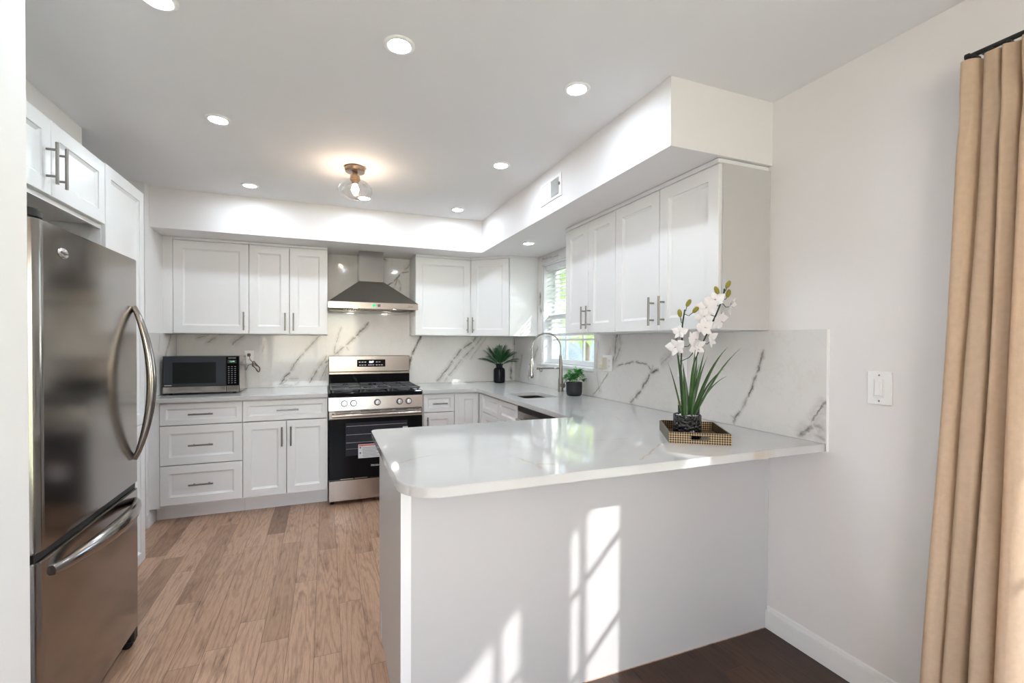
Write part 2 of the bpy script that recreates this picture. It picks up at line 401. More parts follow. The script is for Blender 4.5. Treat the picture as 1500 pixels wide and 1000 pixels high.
V_RIGHT = [
 ([(-1.872, 1.40), (-1.835, 1.24), (-1.80, 1.15)], .010, .08, .8), ([(-1.89, 1.40), (-1.905, 1.30), (-1.83, 1.18)], .006, .05, .7), ([(-1.80, 1.31), (-1.745, 1.21)], .006, .06, .5),
 ([(-1.768, 1.114), (-1.555, .918)], .004, .015, .8),
 ([(-1.86, 1.165), (-1.95, 1.19), (-2.064, 1.203), (-2.195, 1.188), (-2.23, 1.143)], .006, .02, .9),
 ([(-2.30, 1.165), (-2.215, 1.135), (-2.136, 1.026), (-2.06, .96), (-2.014, .918)], .011, .03, 1),
 ([(-2.215, 1.135), (-2.25, 1.19)], .008, .03, .8),
 ([(-3.021, 1.305), (-2.979, 1.174), (-2.931, 1.054), (-2.893, .998), (-2.853, .92)], .008, .022, 1),
 ([(-2.945, 1.08), (-2.90, 1.03)], .008, .03, .7), ([(-2.87, .945), (-2.835, .955)], .006, .02, .8),
 ([(-3.31, 1.10), (-3.24, .985), (-3.19, .918)], .006, .05, .8), ([(-3.31, .965), (-3.25, .985), (-3.19, .925)], .012, .06, .9), ([(-3.31, .93), (-3.25, .95)], .010, .05, .8),
 ([(-2.47, 1.39), (-2.41, 1.27), (-2.31, 1.19)], .008, .06, .6), ([(-2.56, 1.39), (-2.64, 1.29)], .006, .06, .5),
 ([(-.63, 1.82), (-.62, 1.68), (-.66, 1.6)], .02, .05, .8), ([(-.60, 1.30), (-.45, 1.12), (-.35, .95)], .008, .05, .6), ([(-.2, 1.2), (-.12, .95)], .006, .05, .5),
 ([(-1.63, 1.35), (-1.60, 1.12), (-1.66, .93)], .006, .06, .45), ([(-.66, 2.12), (-1.0, 2.10)], .01, .06, .5)]
V_TOP = [([(-1.73, -3.02), (-1.64, -2.96), (-1.56, -2.925)], .004, .014, .55),
 ([(-1.29, -3.06), (-1.27, -3.17), (-1.275, -3.24)], .008, .03, .6), ([(-1.28, -3.17), (-1.20, -3.20)], .006, .03, .5),
 ([(-.90, -2.92), (-.80, -2.925), (-.70, -2.93)], .004, .012, .4), ([(-.60, -3.03), (-.72, -3.12), (-.90, -3.26)], .005, .018, .6),
 ([(-1.15, -2.45), (-1.05, -2.5)], .004, .015, .3), ([(-.4, -2.4), (-.5, -2.6)], .005, .02, .3), ([(-.3, -2.0), (-.2, -2.2)], .005, .02, .3),
 ([(-.42, -3.31), (-.30, -3.3)], .01, .03, .4), ([(-2.6, -.3), (-2.4, -.5)], .004, .02, .3)]
WB = (.82, .80, .78)
M['mback'] = marble('marble_back_wall', (0, 2), V_BACK, WB, (.11, .095, .085), (.40, .36, .32), .07, joints=((0, -1.137), (0, -1.93), (0, -2.49)), tint=(.66, .56, .46))
M['mright'] = marble('marble_right_wall', (1, 2), V_RIGHT, WB, (.10, .09, .085), (.42, .385, .35), .07, tint=(.66, .58, .48))
M['mleft'] = marble('marble_left_wall', (1, 2), [([(-.15, 1.38), (-.3, 1.2), (-.33, 1.08)], .008, .05, .8), ([(-.42, 1.39), (-.45, 1.25)], .006, .04, .4)], WB, (.16, .14, .13), (.44, .41, .38), .07)
M['quartz'] = marble('quartz_top', (0, 1), V_TOP, (.63, .625, .615), (.42, .31, .20), (.62, .52, .40), .06, wob=.016)

# ------------------------------------------------------------------ room shell
XL, H, ZS, ZU = -3.1195, 2.4407, 2.1508, 1.389
WY0, WY1, WZ0, WZ1 = -1.572, -.668, 1.105, 2.06          # kitchen window opening
DY0, DY1, DZ1 = -5.86, -3.98, 2.04                       # glazed patio door opening behind the curtain
struct(MB().box(-5.4, -3.045, -.12, .15, .15, 0), 'floor', M['floor'])
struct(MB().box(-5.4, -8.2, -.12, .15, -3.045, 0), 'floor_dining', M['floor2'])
struct(MB().box(-5.4, -8.2, H, .15, .15, H + .12), 'ceiling', M['ceiling'])
struct(MB().box(-5.4, 0, 0, .15, .15, H), 'wall_back', M['wall'])
w = MB()
for y0, y1, z0, z1 in ((WY1, 0, 0, H), (WY0, WY1, 0, WZ0), (WY0, WY1, WZ1, H), (DY1, WY0, 0, H), (DY0, DY1, DZ1, H), (-8.2, DY0, 0, H)):
    w.box(0, y0, z0, .15, y1, z1)
struct(w, 'wall_right', M['wall'])
struct(MB().box(-3.9, -.685, 0, XL, 0, H), 'wall_left', M['wall'])
struct(MB().box(-3.9, -3.0, 0, -3.72, -.685, H), 'wall_recess', M['wall'])
struct(MB().box(-5.4, -3.12, 0, -2.668, -3.0, H), 'wall_front', M['wall'])
struct(MB().box(-5.4, -8.2, 0, -5.25, -3.12, H), 'wall_side', M['wall'])
w = MB()                                                  # rear wall of the dining end with a wide window
for x0, x1, z0, z1 in ((-5.25, -4.3, 0, H), (-4.3, -1.1, 0, .75), (-4.3, -1.1, 2.1, H), (-1.1, 0, 0, H)):
    w.box(x0, -8.2, z0, x1, -8.05, z1)
struct(w, 'wall_rear', M['wall'])
# bulkheads boxed in under the ceiling
struct(MB().prism([(XL + .001, -.001), (XL + .001, -.5937), (-.5905, -.5937), (-.5905, -3.0433), (-.001, -3.0433), (-.001, -.001)], ZS, H - .0005), 'trim_1', M['wall'])
struct(MB().box(-3.715, -2.999, 2.235, -3.125, -1.548, H - .0005), 'trim_2', M['wall'])
def baseboard(name, p):                                   # p: box with the room side given by the bevelled top
    return struct(MB().box(*p, b=.004, seg=2), name, M['trim'])
bb = MB().box(-.016, -3.955, .0005, -.0005, -3.0425, .085); bb.box(-.010, -3.955, .085, -.0005, -3.0425, .104, b=.003)
struct(bb, 'baseboard_right', M['trim'])
bb = MB().box(XL + .0005, -.684, .0005, XL + .014, -.532, .085); bb.box(XL + .0005, -.684, .085, XL + .009, -.532, .10, b=.003)
struct(bb, 'baseboard_left', M['trim'])
# kitchen window: lining, sill, two sashes
w = MB()
w.box(.001, WY1 - .014, WZ0 + .03, .15, WY1 - .0005, WZ1 - .0005); w.box(.001, WY0 + .0005, WZ0 + .03, .15, WY0 + .014, WZ1 - .0005)
w.box(.001, WY0 + .0005, WZ1 - .014, .15, WY1 - .0005, WZ1 - .0005)
w.box(-.022, WY0 + .0005, WZ0 + .0005, .15, WY1 - .0005, WZ0 + .028, b=.004)
win = struct(w, 'window_1', M['vinyl'])
def sash(y0, y1, z0, z1, x, name, mun_y, mun_z):
    s = MB(); f = .042
    for a, b_, c, d in ((y0, y0 + f, z0, z1), (y1 - f, y1, z0, z1), (y0 + f, y1 - f, z0, z0 + f), (y0 + f, y1 - f, z1 - f, z1)): s.box(x - .018, a, c, x + .018, b_, d, b=.003)
    for y in mun_y: s.box(x - .008, y - .009, z0 + f, x + .008, y + .009, z1 - f)
    for z in mun_z: s.box(x - .007, y0 + f, z - .009, x + .007, y1 - f, z + .009)
    o = s.build(name, M['vinyl'], win, smooth=False)
    MB().box(x - .002, y0 + f, z0 + f, x + .002, y1 - f, z1 - f).build('window_pane', M['pane'], o, smooth=False)
a0, a1 = WY0 + .016, WY1 - .016
mu = [a0 + (a1 - a0) * k / 3 for k in (1, 2)]
sash(a0, a1, WZ0 + .03, 1.60, .085, 'lower_sash', mu, [1.355]); sash(a0, a1, 1.565, WZ1 - .016, .124, 'upper_sash', mu, [1.81])
# glazed patio door that the curtain belongs to: two leaves of small panes
w = MB(); w.box(.02, DY0, DZ1 - .05, .13, DY1, DZ1 - .0005); w.box(.02, DY0, .0005, .13, DY0 + .05, DZ1 - .05); w.box(.02, DY1 - .05, .0005, .13, DY1, DZ1 - .05); w.box(.02, DY0 + .05, .0005, .13, DY1 - .05, .03)
door = struct(w, 'door_1', M['trim'])
def leaf(y1, y0, bars):
    s = MB()
    s.box(.06, y1 - .02, .03, .10, y1, 1.99); s.box(.06, y0, .03, .10, y0 + .02, 1.99)
    s.box(.06, y0 + .02, .03, .10, y1 - .02, .25); s.box(.06, y0 + .02, 1.91, .10, y1 - .02, 1.99)
    for y in bars: s.box(.07, y - .011, .25, .09, y + .011, 1.91)
    for z in (.52, .85, 1.18, 1.51, 1.84): s.box(.0715, y0 + .02, z - .010, .0885, y1 - .02, z + .010)
    o = s.build('door_leaf', M['trim'], door, smooth=False)
    MB().box(.078, y0 + .02, .25, .082, y1 - .02, 1.91).build('door_pane', M['pane'], o, smooth=False)
    return o
leaf(-4.035, -4.555, [-4.20, -4.443]); leaf(-4.745, -5.40, [-4.905, -5.155])
s = MB().box(.055, -4.744, .03, .105, -4.556, 1.99); s.build('meeting_stile', M['trim'], door, smooth=False)
s = MB().box(.055, -5.809, .03, .105, -5.401, 1.99); s.build('side_panel', M['trim'], door, smooth=False)
# rear window of the dining end
w = MB()
for x0, x1, z0, z1 in ((-4.3, -4.24, .75, 2.1), (-1.16, -1.1, .75, 2.1), (-4.24, -1.16, .75, .81), (-4.24, -1.16, 2.04, 2.1), (-3.24, -3.18, .81, 2.04), (-2.22, -2.16, .81, 2.04)):
    w.box(x0 + .0005, -8.17, z0 + .0005, x1 - .0005, -8.08, z1 - .0005)
w2_ = struct(w, 'window_2', M['vinyl'])
MB().box(-4.24, -8.127, .81, -1.16, -8.123, 2.04).build('window_pane', M['pane'], w2_, smooth=False)
# roof overhang outside
struct(MB().box(.15, -8.6, 2.56, .86, .6, 2.60), 'roof_eave', M['trim'])

# ------------------------------------------------------------------ outside
struct(MB().box(.151, -30, -.5, 60, 40, -.35), 'lawn', M['lawn'])
struct(MB().box(-30, -40, -.5, .15, -8.25, -.35), 'lawn_rear', M['lawn'])
random.seed(4)
def tree(x, y, h, r, mat, label):
    t = thing('garden_tree', label, 'tree', (x, y, -.35), 0, None)
    MB().tube([(0, 0, 0), (.08, .05, h * .3), (0, .1, h * .55), (.1, 0, h * .8)], [.16, .13, .09, .04], 10).build('trunk', M['bark'], t)
    f = MB()
    for k in range(620):
        a = random.random() * 6.283; zz = random.uniform(-1, 1); q = math.sqrt(1 - zz * zz); rr = r * random.random() ** .4
        c = Vector((rr * q * math.cos(a), rr * q * math.sin(a), h * .62 + rr * zz * .95))
        d = Vector((random.uniform(-1, 1), random.uniform(-1, 1), random.uniform(-1, .6)))
        f.leaf(c, d, (random.random(), random.random(), 1), random.uniform(.22, .42), random.uniform(.14, .22), .5, 3)
    f.build('crown', mat, t, smooth=False)
tree(5.2, 5.2, 5.5, 2.0, M['foliage'], 'leafy green tree seen through the kitchen window panes')
tree(8.6, 12.5, 6.5, 2.6, M['foliage2'], 'yellowing tree farther off, seen at the right of the kitchen window')
tree(1.9, 8.2, 3.4, 1.3, M['foliage2'], 'low yellow-green tree seen at the left of the kitchen window')
t = thing('sun_block_shrub', 'dense unseen shrub added outside to keep sun off the lower kitchen sash', 'shrub', (.95, -2.35, -.35))  # added out of view to block low sun at the sink window
MB().tube([(0, 0, 0), (0, .05, 1.0), (.05, 0, 1.9)], [.05, .04, .02], 8).build('trunk', M['bark'], t)
f = MB()
for k in range(1500):
    c = Vector((random.uniform(-.42, .42), random.uniform(-.8, .8), random.uniform(.15, 2.42)))
    f.leaf(c, (random.uniform(-1, 1), random.uniform(-1, 1), random.uniform(-.6, 1)), (random.random(), random.random(), 1), .16, .10, .4, 3)
f.build('foliage', M['foliage'], t, smooth=False)
hs = thing('neighbour_house', 'pale neighbouring house glimpsed through the kitchen window', 'house', (14, 14, -.35))
MB().box(0, 0, 0, 8, 12, 3.2).build('house_wall', M['siding'], hs, smooth=False)
MB().prism([(-.4, 0), (8.4, 0), (4, 2.6)], -.4, 12.4).xf(Matrix.Translation((0, 0, 3.2)) @ Matrix(((1, 0, 0, 0), (0, 0, 1, 0), (0, 1, 0, 0), (0, 0, 0, 1)))).build('roof', M['shingle'], hs, smooth=False)
hw = MB()
hw.box(-.04, 3, 1.1, -.001, 4.2, 2.4); hw.build('window', M['blackgloss'], hs, smooth=False)

# ------------------------------------------------------------------ cabinets
def shaker(mb, x, z, w, h, fr=.058, t=.02):
    lo = [(0, -.0008), (0, -t + .002), (.002, -t), (fr, -t), (fr + .001, -t + .006), (fr + .013, -t + .0135)]
    R4 = []
    for i, y in lo: R4.append([mb.bm.verts.new(p) for p in ((x + i, y, z + i), (x + w - i, y, z + i), (x + w - i, y, z + h - i), (x + i, y, z + h - i))])
    for A, B in zip(R4, R4[1:]):
        for k in range(4): mb.bm.faces.new((A[k], A[(k + 1) % 4], B[(k + 1) % 4], B[k]))
    mb.bm.faces.new(R4[-1]); mb.bm.faces.new(R4[0][::-1]); return mb
def pull(x, z, L, o, y0=-.02, r=.006):
    b = MB(); a = Vector((1, 0, 0)) if o == 'h' else Vector((0, 0, 1)); c = Vector((x, y0 - .034, z))
    b.cyl(c - a * L / 2, c + a * L / 2, r, n=14)
    for s in (-1, 1):
        q = c + a * s * (L / 2 - .03); b.cyl(q, (q.x, y0 + .0004, q.z), r * .8, n=10)
    return b
def front(root, kind, x, z, w, h, hd=None, fr=.058):
    g = .002
    d = shaker(MB(), x + g, z + g, w - 2 * g, h - 2 * g, fr).build(kind, M['cab'], root, 25)
    if hd: pull(*hd).build('handle', M['nickel'], d, 40)
    return d
def carcass(root, w, d, h, z0=0, top=True, mat=None, name='carcass'):
    b = MB(); t = .018; e = .0006
    b.box(e, 0, z0, t, d, h); b.box(w - t, 0, z0, w - e, d, h); b.box(t, 0, z0, w - t, d, z0 + t); b.box(t, d - .01, z0 + t, w - t, d, h)
    if top: b.box(t, 0, h - t, w - t, d - .01, h)
    else: b.box(t, 0, h - .06, w - t, .018, h)
    return b.build(name, mat or M['cab'], root, smooth=False)
def crown(root, x0, x1, z, d): MB().box(x0, -.026, z - .022, x1, d, z - .0005, b=.003).build('top_moulding', M['cab'], root, smooth=False)
PL = .150
# --- uppers on the back wall
DU = .2937; UH = ZS - ZU - .0015
def upper(name, label, x0, w, doors, loc=None, rz=0, group='upper wall cabinets', d=DU, h=UH, moulding=True):
    t = thing(name, label, 'cabinet', loc or (x0, -DU, ZU), rz, group)
    carcass(t, w, d - .001, h - (.022 if moulding else 0))
    for x, ww, hx in doors: front(t, 'door', x, .002, ww, h - .024, (hx, .105, PL, 'v') if hx else None, .062)
    if moulding: crown(t, .0006, w - .0006, h, d - .001)
    return t
upper('upper_cabinet', 'white single-door wall cabinet above the microwave', -3.0537, .5285, [(0, .5285, .494)])
upper('upper_cabinet', 'white two-door wall cabinet between the wide single door and the range hood', -2.5245, .6075, [(0, .3037, .272), (.3037, .3037, .336)])
upper('upper_cabinet', 'white single-door wall cabinet just right of the range hood', -1.149, .5365, [(0, .5365, .502)])
f_ = MB().box(XL + .0006, -.3137, ZU, -3.0543, -.294, ZS - .0015)
tag(f_.build('filler_strip', M['cab'], None, smooth=False), 'narrow white filler strip between the left wall and the upper cabinets', 'filler strip')
# diagonal corner wall cabinet
t = thing('corner_cabinet', 'white diagonal corner wall cabinet beside the kitchen window', 'cabinet', (0, 0, ZU), 0, 'upper wall cabinets')
P0, P1 = Vector((-.611, -.3137)), Vector((-.3137, -.570)); dv = (P1 - P0).normalized(); nv = Vector((dv.y, -dv.x))
q0, q1 = P0 - nv * .0215, P1 - nv * .0215
MB().prism([(-.0015, -.0015), (-.611, -.0015), (-.611, q0.y + .004), (q0.x, q0.y), (q1.x, q1.y), (-.300, -.570), (-.0015, -.570)][::-1], 0, UH - .022).build('carcass', M['cab'], t, smooth=False)
MB().prism([(-.0015, -.0015), (-.611, -.0015), (-.611, -.30), (-.6118, -.3165), (-.318, -.574), (-.0015, -.574)][::-1], UH - .0215, UH).build('top_moulding', M['cab'], t, smooth=False)
L = (P1 - P0).length
d = shaker(MB(), .002, .002, L - .004, UH - .026, .06)
rot = Matrix.Translation((q0.x, q0.y, 0)) @ Matrix.Rotation(math.atan2(dv.y, dv.x), 4, 'Z')
d = d.xf(rot).build('door', M['cab'], t, 25); pull(.035, .105, PL, 'v').xf(rot).build('handle', M['nickel'], d, 40)
# --- uppers on the right wall (local x runs towards the camera)
DR = .2867
upper('upper_cabinet', 'white two-door wall cabinet right of the kitchen window', 0, .6050, [(0, .3025, .272), (.3025, .3025, .333)], (-DR, -1.6520, ZU), R(-90), d=DR)
t = upper('upper_cabinet', 'white two-door wall cabinet with wide doors above the orchid tray', 0, .7720, [(0, .385, .345), (.385, .385, .425)], (-DR, -2.2576, ZU), R(-90), d=DR)
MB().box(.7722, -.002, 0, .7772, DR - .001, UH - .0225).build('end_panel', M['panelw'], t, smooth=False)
# --- fridge surround
def tall(name, label, y0, w, z0, z1, doors, toe=0, cx=None):
    t = thing(name, label, 'cabinet', (-2.98, y0, z0), R(90), 'cabinets around the refrigerator')
    carcass(t, w, .70, z1 - z0)
    return t
t = tall('over_fridge_cabinet', 'short white two-door cabinet above the refrigerator', -2.690, .9535, 1.905, 2.213, None)
front(t, 'door', 0, 0, .4765, .308, (.441, .125, .165, 'v'), .062); front(t, 'door', .4765, 0, .4765, .308, (.512, .125, .165, 'v'), .062)
MB().box(.0006, -.001, -.020, .953, .015, -.001).build('light_rail', M['cab'], t, smooth=False)
MB().box(-.306, -.019, 0, -.0015, 0, .308).build('filler_strip', M['cab'], t, smooth=False)
t = thing('pantry_cabinet', 'tall white pantry cabinet between the refrigerator and the passage', 'cabinet', (-2.98, -1.735, 0), R(90), 'cabinets around the refrigerator')
carcass(t, .518, .70, 2.219, .001)
front(t, 'door', .002, .83, .514, 1.389, (.06, 1.0, .16, 'v'), .062); front(t, 'door', .002, .001, .514, .828, (.06, .70, .16, 'v'), .062)
# --- base cabinets on the back wall
CT, TC = .914, .031; BZ = CT - TC - .001; CB = -.617
def base(name, label, loc, rz, w, d, drawers, doors, toe=True, top=True, group='base cabinets', toe_d=.088):
    t = thing(name, label, 'cabinet', loc, rz, group)
    carcass(t, w, d, BZ, .115, top)
    if toe: MB().box(.0006, toe_d, .0005, w - .0006, toe_d + .018, .1145).build('toe_kick', M['cab'], t, smooth=False)
    for x, z, ww, h, hd in drawers: front(t, 'drawer', x, z, ww, h, hd, .036 if h < .2 else .056)
    for x, z, ww, h, hd in doors: front(t, 'door', x, z, ww, h, hd, .056)
    return t
DD = .6155
base('drawer_cabinet', 'white three-drawer base cabinet below the microwave', (-3.0537, CB, 0), 0, .5285, DD,
     [(0, .712, .5285, .160, (.262, .792, .156, 'h')), (0, .421, .5285, .289, (.262, .565, .156, 'h')), (0, .130, .5285, .289, (.262, .275, .156, 'h'))], [])
base('base_cabinet', 'white base cabinet with one drawer over two doors, left of the range', (-2.5245, CB, 0), 0, .607, DD,
     [(0, .712, .607, .160, (.315, .795, .156, 'h'))], [(0, .130, .3035, .580, (.272, .588, PL, 'v')), (.3035, .130, .3035, .580, (.336, .588, PL, 'v'))])
f_ = MB().box(XL + .0006, CB - .019, .116, -3.0545, CB + .001, BZ); f_.box(XL + .016, CB + .088, .0005, -3.0545, CB + .106, .1155)
tag(f_.build('filler_strip', M['cab'], None, smooth=False), 'narrow white filler strip at the left end of the base cabinets', 'filler strip')
base('base_cabinet', 'narrow white base cabinet with drawer and door, right of the range', (-1.150, CB, 0), 0, .292, DD,
     [(.012, .712, .280, .160, (.155, .79, .13, 'h'))], [(.012, .130, .280, .580, (.045, .60, PL, 'v'))])
# corner base unit with a folding pair of doors
t = thing('corner_base_cabinet', 'white corner base cabinet with two folding doors meeting in the inner corner', 'cabinet', (0, 0, 0), 0, 'base cabinets')
MB().prism([(-.002, -.002), (-.857, -.002), (-.857, -.617), (-.607, -.617), (-.607, -.740), (-.002, -.740)], .115, BZ).build('carcass', M['cab'], t, smooth=False)
MB().box(-.856, -.529, .0005, -.54, -.515, .1145).box(-.555, -.739, .0005, -.54, -.5295, .1145).build('toe_kick', M['cab'], t, smooth=False)
d = shaker(MB(), -.818, .132, .183, .735, .05).xf(Matrix.Translation((0, -.6172, 0))).build('door', M['cab'], t, 25)
MB().box(-.856, -.637, .132, -.8195, -.6175, .867).build('stile', M['cab'], t, smooth=False)
d = shaker(MB(), 0, .132, .098, .735, .022).xf(Matrix.Translation((-.6072, -.6385, 0)) @ Matrix.Rotation(R(-90), 4, 'Z')).build('door', M['cab'], t, 25)
# sink base and dishwasher face the aisle on the right run
base('sink_cabinet', 'white sink base cabinet with two false drawer fronts under the kitchen window', (-.607, -.7425, 0), R(-90), .784, .600,
     [(0, .712, .392, .155, None), (.392, .712, .392, .155, None)], [(0, .130, .392, .580, (.36, .60, PL, 'v')), (.392, .130, .392, .580, (.424, .60, PL, 'v'))], top=False)
t = thing('dishwasher', 'stainless dishwasher with dark top edge between the sink and the peninsula', 'dishwasher', (-.607, -1.5285, 0), R(-90))
MB().box(.003, .002, .10, .597, .58, BZ - .002).build('tub', M['black'], t, smooth=False)
MB().box(.003, -.024, .115, .597, .001, .835, b=.004).build('door', M['steel'], t)
MB().box(.003, -.022, .8365, .597, .001, .872, b=.003).build('control_strip', M['black'], t)
MB().cyl((.06, -.055, .78), (.54, -.055, .78), .010).cyl((.09, -.055, .78), (.09, -.023, .78), .007).cyl((.51, -.055, .78), (.51, -.023, .78), .007).build('handle', M['chrome'], t)
MB().box(.003, .06, .0005, .597, .08, .099).build('toe_kick', M['black'], t, smooth=False)
# peninsula: cabinets facing the sink with a plain panelled back
t = thing('peninsula_cabinet', 'white peninsula cabinet with plain panelled back and end under the long counter', 'cabinet', (-1.684, -3.018, 0), 0)
b_ = MB().box(0, 0, .115, 1.075, .60, BZ); b_.box(1.075, 0, .0005, 1.682, .60, BZ); b_.build('carcass', M['cab'], t, smooth=False)
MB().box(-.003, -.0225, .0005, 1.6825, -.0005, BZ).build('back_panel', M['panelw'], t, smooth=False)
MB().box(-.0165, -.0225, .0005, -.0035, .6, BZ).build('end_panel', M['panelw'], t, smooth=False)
MB().box(-.0165, -.0275, .0005, .018, -.023, BZ).build('corner_trim', M['cab'], t, smooth=False)
MB().box(-.0175, .520, .0005, 1.07, .538, .1145).build('toe_kick', M['cab'], t, smooth=False)
rotp = Matrix.Translation((1.075, .601, 0)) @ Matrix.Rotation(R(180), 4, 'Z')
for k in range(3):
    x = .003 + k * .3635
    d = shaker(MB(), x, .130, .3605, .735, .056).xf(rotp).build('door', M['cab'], t, 25)
    pull(x + (.045 if k != 1 else .315), .74, PL, 'v').xf(rotp).build('handle', M['nickel'], d, 40)

# ------------------------------------------------------------------ worktops and splash
def arc(cx, cy, r, a0, a1, n=8): return [(cx + r * math.cos(R(a0 + (a1 - a0) * k / n)), cy + r * math.sin(R(a0 + (a1 - a0) * k / n))) for k in range(n + 1)]
c = MB().box(XL + .001, -.673, CT - TC, -1.9165, -.0015, CT, b=.002)
tag(c.build('countertop', M['quartz'], None, 30), 'short white stone countertop under the microwave, left of the range', 'countertop')
poly = [(-1.1515, -.0015), (-1.1515, -.673), (-.663, -.673), (-.663, -2.353)] + arc(-1.705, -2.383, .03, 90, 180, 4) + arc(-1.610, -3.178, .125, 180, 270, 10) + [(-.0015, -3.303), (-.0015, -.0015)]
SX0, SX1, SY0, SY1 = -.552, -.268, -1.497, -1.108
def rrect(x0, y0, x1, y1, r): return arc(x1 - r, y1 - r, r, 0, 90, 4) + arc(x0 + r, y1 - r, r, 90, 180, 4) + arc(x0 + r, y0 + r, r, 180, 270, 4) + arc(x1 - r, y0 + r, r, 270, 360, 4)
c = MB().prism(poly, CT - TC, CT, rrect(SX0, SY0, SX1, SY1, .03), b=.002)
tag(c.build('countertop', M['quartz'], None, 30), 'long white stone countertop wrapping round the sink and out over the peninsula', 'countertop')
z0, z1 = CT + .001, ZU - .001; th = .011
s = MB().box(XL + .012, -th, z0, -.013, -.001, z1); s.box(-1.9155, -th, z1, -1.1505, -.001, ZS - .001)
tag(s.build('backsplash', M['mback'], None, smooth=False), 'grey-veined marble backsplash slab behind the range and microwave', 'backsplash')
s = MB()
for y0, y1, a, b_ in ((-3.305, -.013, z0, WZ0), (-3.305, WY0, WZ0, z1), (-1.6505, WY0, z1, ZS - .001), (WY1, -.013, WZ0, z1), (WY1, -.5765, z1, ZS - .001), (WY0, WY1, WZ1, ZS - .001)):
    s.box(-th, y0, a, -.001, y1, b_)
tag(s.build('backsplash', M['mright'], None, smooth=False), 'marble backsplash slab on the right wall behind orchid and faucet', 'backsplash')
s = MB().box(XL + .001, -.672, z0, XL + th, -.0005, z1)
tag(s.build('backsplash', M['mleft'], None, smooth=False), 'small marble side splash on the left wall beside the microwave', 'backsplash')
s = MB().box(-.0125, -3.3105, CT - TC, -.0005, -3.306, z1 + .002)
tag(s.build('edge_strip', M['white'], None, smooth=False), 'thin pale edge strip finishing the near end of the marble splash', 'trim strip')

# ------------------------------------------------------------------ refrigerator
t = thing('refrigerator', 'stainless bottom-freezer refrigerator with a bowed door handle', 'refrigerator', (-2.70, -2.90, 0), R(90))
FW = .765   # local x = towards the range, local -y = into the aisle
MB().box(.012, .075, .03, FW - .012, .72, 1.665).build('cabinet_shell', M['black'], t, smooth=False)
def fdoor(z0, z1):
    p = arc(.045, .045, .045, 180, 270, 8) + arc(FW - .03, .03, .03, 270, 360, 6) + [(FW, .07), (0, .07)]
    return MB().prism(p, z0, z1, b=.003)
d = fdoor(.716, 1.678).build('refrigerator_door', M['fridge'], t, 50)
pts = [(.705, -.062 * math.sin(math.pi * k / 20) ** .8 - .002, .822 + .652 * k / 20) for k in range(21)]
MB().tube(pts, [.010 + .008 * math.sin(math.pi * k / 20) for k in range(21)], 12, squash=(1.0, 1.25)).build('handle', M['fridge'], d, 60)
bd = MB().lathe([(0, .004), (.017, .0035), (.020, .0015), (.0205, 0)], n=28).xf(Matrix.Translation((.150, -.0008, 1.600)) @ Matrix.Rotation(R(90), 4, 'X') @ Matrix.Diagonal((1.5, .8, 1, 1))).build('badge', M['chrome'], d, 40)
tx = text('Whirlpool', .011, M['ink'], t, (.150, -.0052, 1.600), (R(90), 0, 0)); tx.parent = bd
d = fdoor(.085, .688).build('freezer_drawer', M['fridge'], t, 50)
pts = [(.075 + .640 * k / 20, -.062 * math.sin(math.pi * k / 20) ** .8 - .002, .640 + .012 * math.sin(math.pi * k / 20)) for k in range(21)]
MB().tube(pts, [.012 + .011 * math.sin(math.pi * k / 20) for k in range(21)], 12, squash=(1.3, 1.0)).build('handle', M['fridge'], d, 60)
MB().box(.012, .012, .690, FW - .012, .074, .714).build('gasket', M['black'], t, smooth=False)
MB().prism(arc(.045, .048, .043, 180, 360, 12) + [(.088, .12), (.002, .12)], 1.6785, 1.708, b=.006).build('hinge_cover', M['black'], t)
for x in (.06, FW - .030):
    MB().cyl((x - .020, .035, .0245), (x + .020, .035, .0245), .024).box(x - .026, .006, .024, x + .026, .075, .082, b=.008).build('roller_foot', M['black'], t)
MB().box(.10, .06, .03, FW - .10, .075, .083).build('kick_grille', M['black'], t, smooth=False)

# ------------------------------------------------------------------ range
X0, X1 = -1.9125, -1.1555; RW = X1 - X0
t = thing('range', 'stainless gas range with black oven door and five knobs', 'stove', (X0, -.66, 0), 0)
MB().box(.002, 0, .03, RW - .002, .635, .895).build('body', M['steel'], t, smooth=False)
MB().box(.002, -.022, .035, RW - .002, -.001, .205, b=.004).build('storage_drawer', M['steel'], t)
for x in (.03, RW - .03):
    for y in (.04, .6): MB().cyl((x, y, .0005), (x, y, .0295), .016).build('foot', M['black'], t)
d = MB().box(.002, -.030, .212, RW - .002, -.001, .700, b=.003).build('oven_door', M['blackgloss'], t)
MB().box(.002, -.031, .7012, RW - .002, -.001, .768, b=.004).build('door_rail', M['steel'], d)
w = MB().box(.13, -.0312, .40, RW - .13, -.0302, .668).build('oven_window', M['ovenwin'], d, smooth=False)
rk = MB()
for z in (.455, .505, .570, .640): rk.box(.135, -.0318, z, RW - .135, -.0313, z + .0035)
for k in range(12): rk.box(.16 + k * .04, -.0318, .455, .1608 + k * .04, -.0313, .46)
rk.build('oven_rack', M['chrome'], w, smooth=False)
MB().cyl((.025, -.075, .735), (RW - .025, -.075, .735), .0135, n=20).cyl((.05, -.075, .735), (.05, -.030, .735), .010).cyl((RW - .05, -.075, .735), (RW - .05, -.030, .735), .010).build('handle', M['steel'], d)
st = MB().box(.228, -.0330, .375, .42, -.0305, .488).build('warning_label', M['paper'], d, smooth=False)
MB().box(.232, -.0336, .474, .416, -.0331, .484).build('red_band', M['red'], st, smooth=False)
ln = MB()
for k in range(7): ln.box(.262, -.0336, .384 + k * .012, .262 + (.14, .12, .145, .11, .14, .13, .12)[k], -.0331, .387 + k * .012)
for z in (.456, .412): ln.prism([(.236, z), (.252, z), (.244, z + .014)], -.0336, -.0331) if False else ln.box(.238, -.0336, z, .250, -.0331, z + .012)
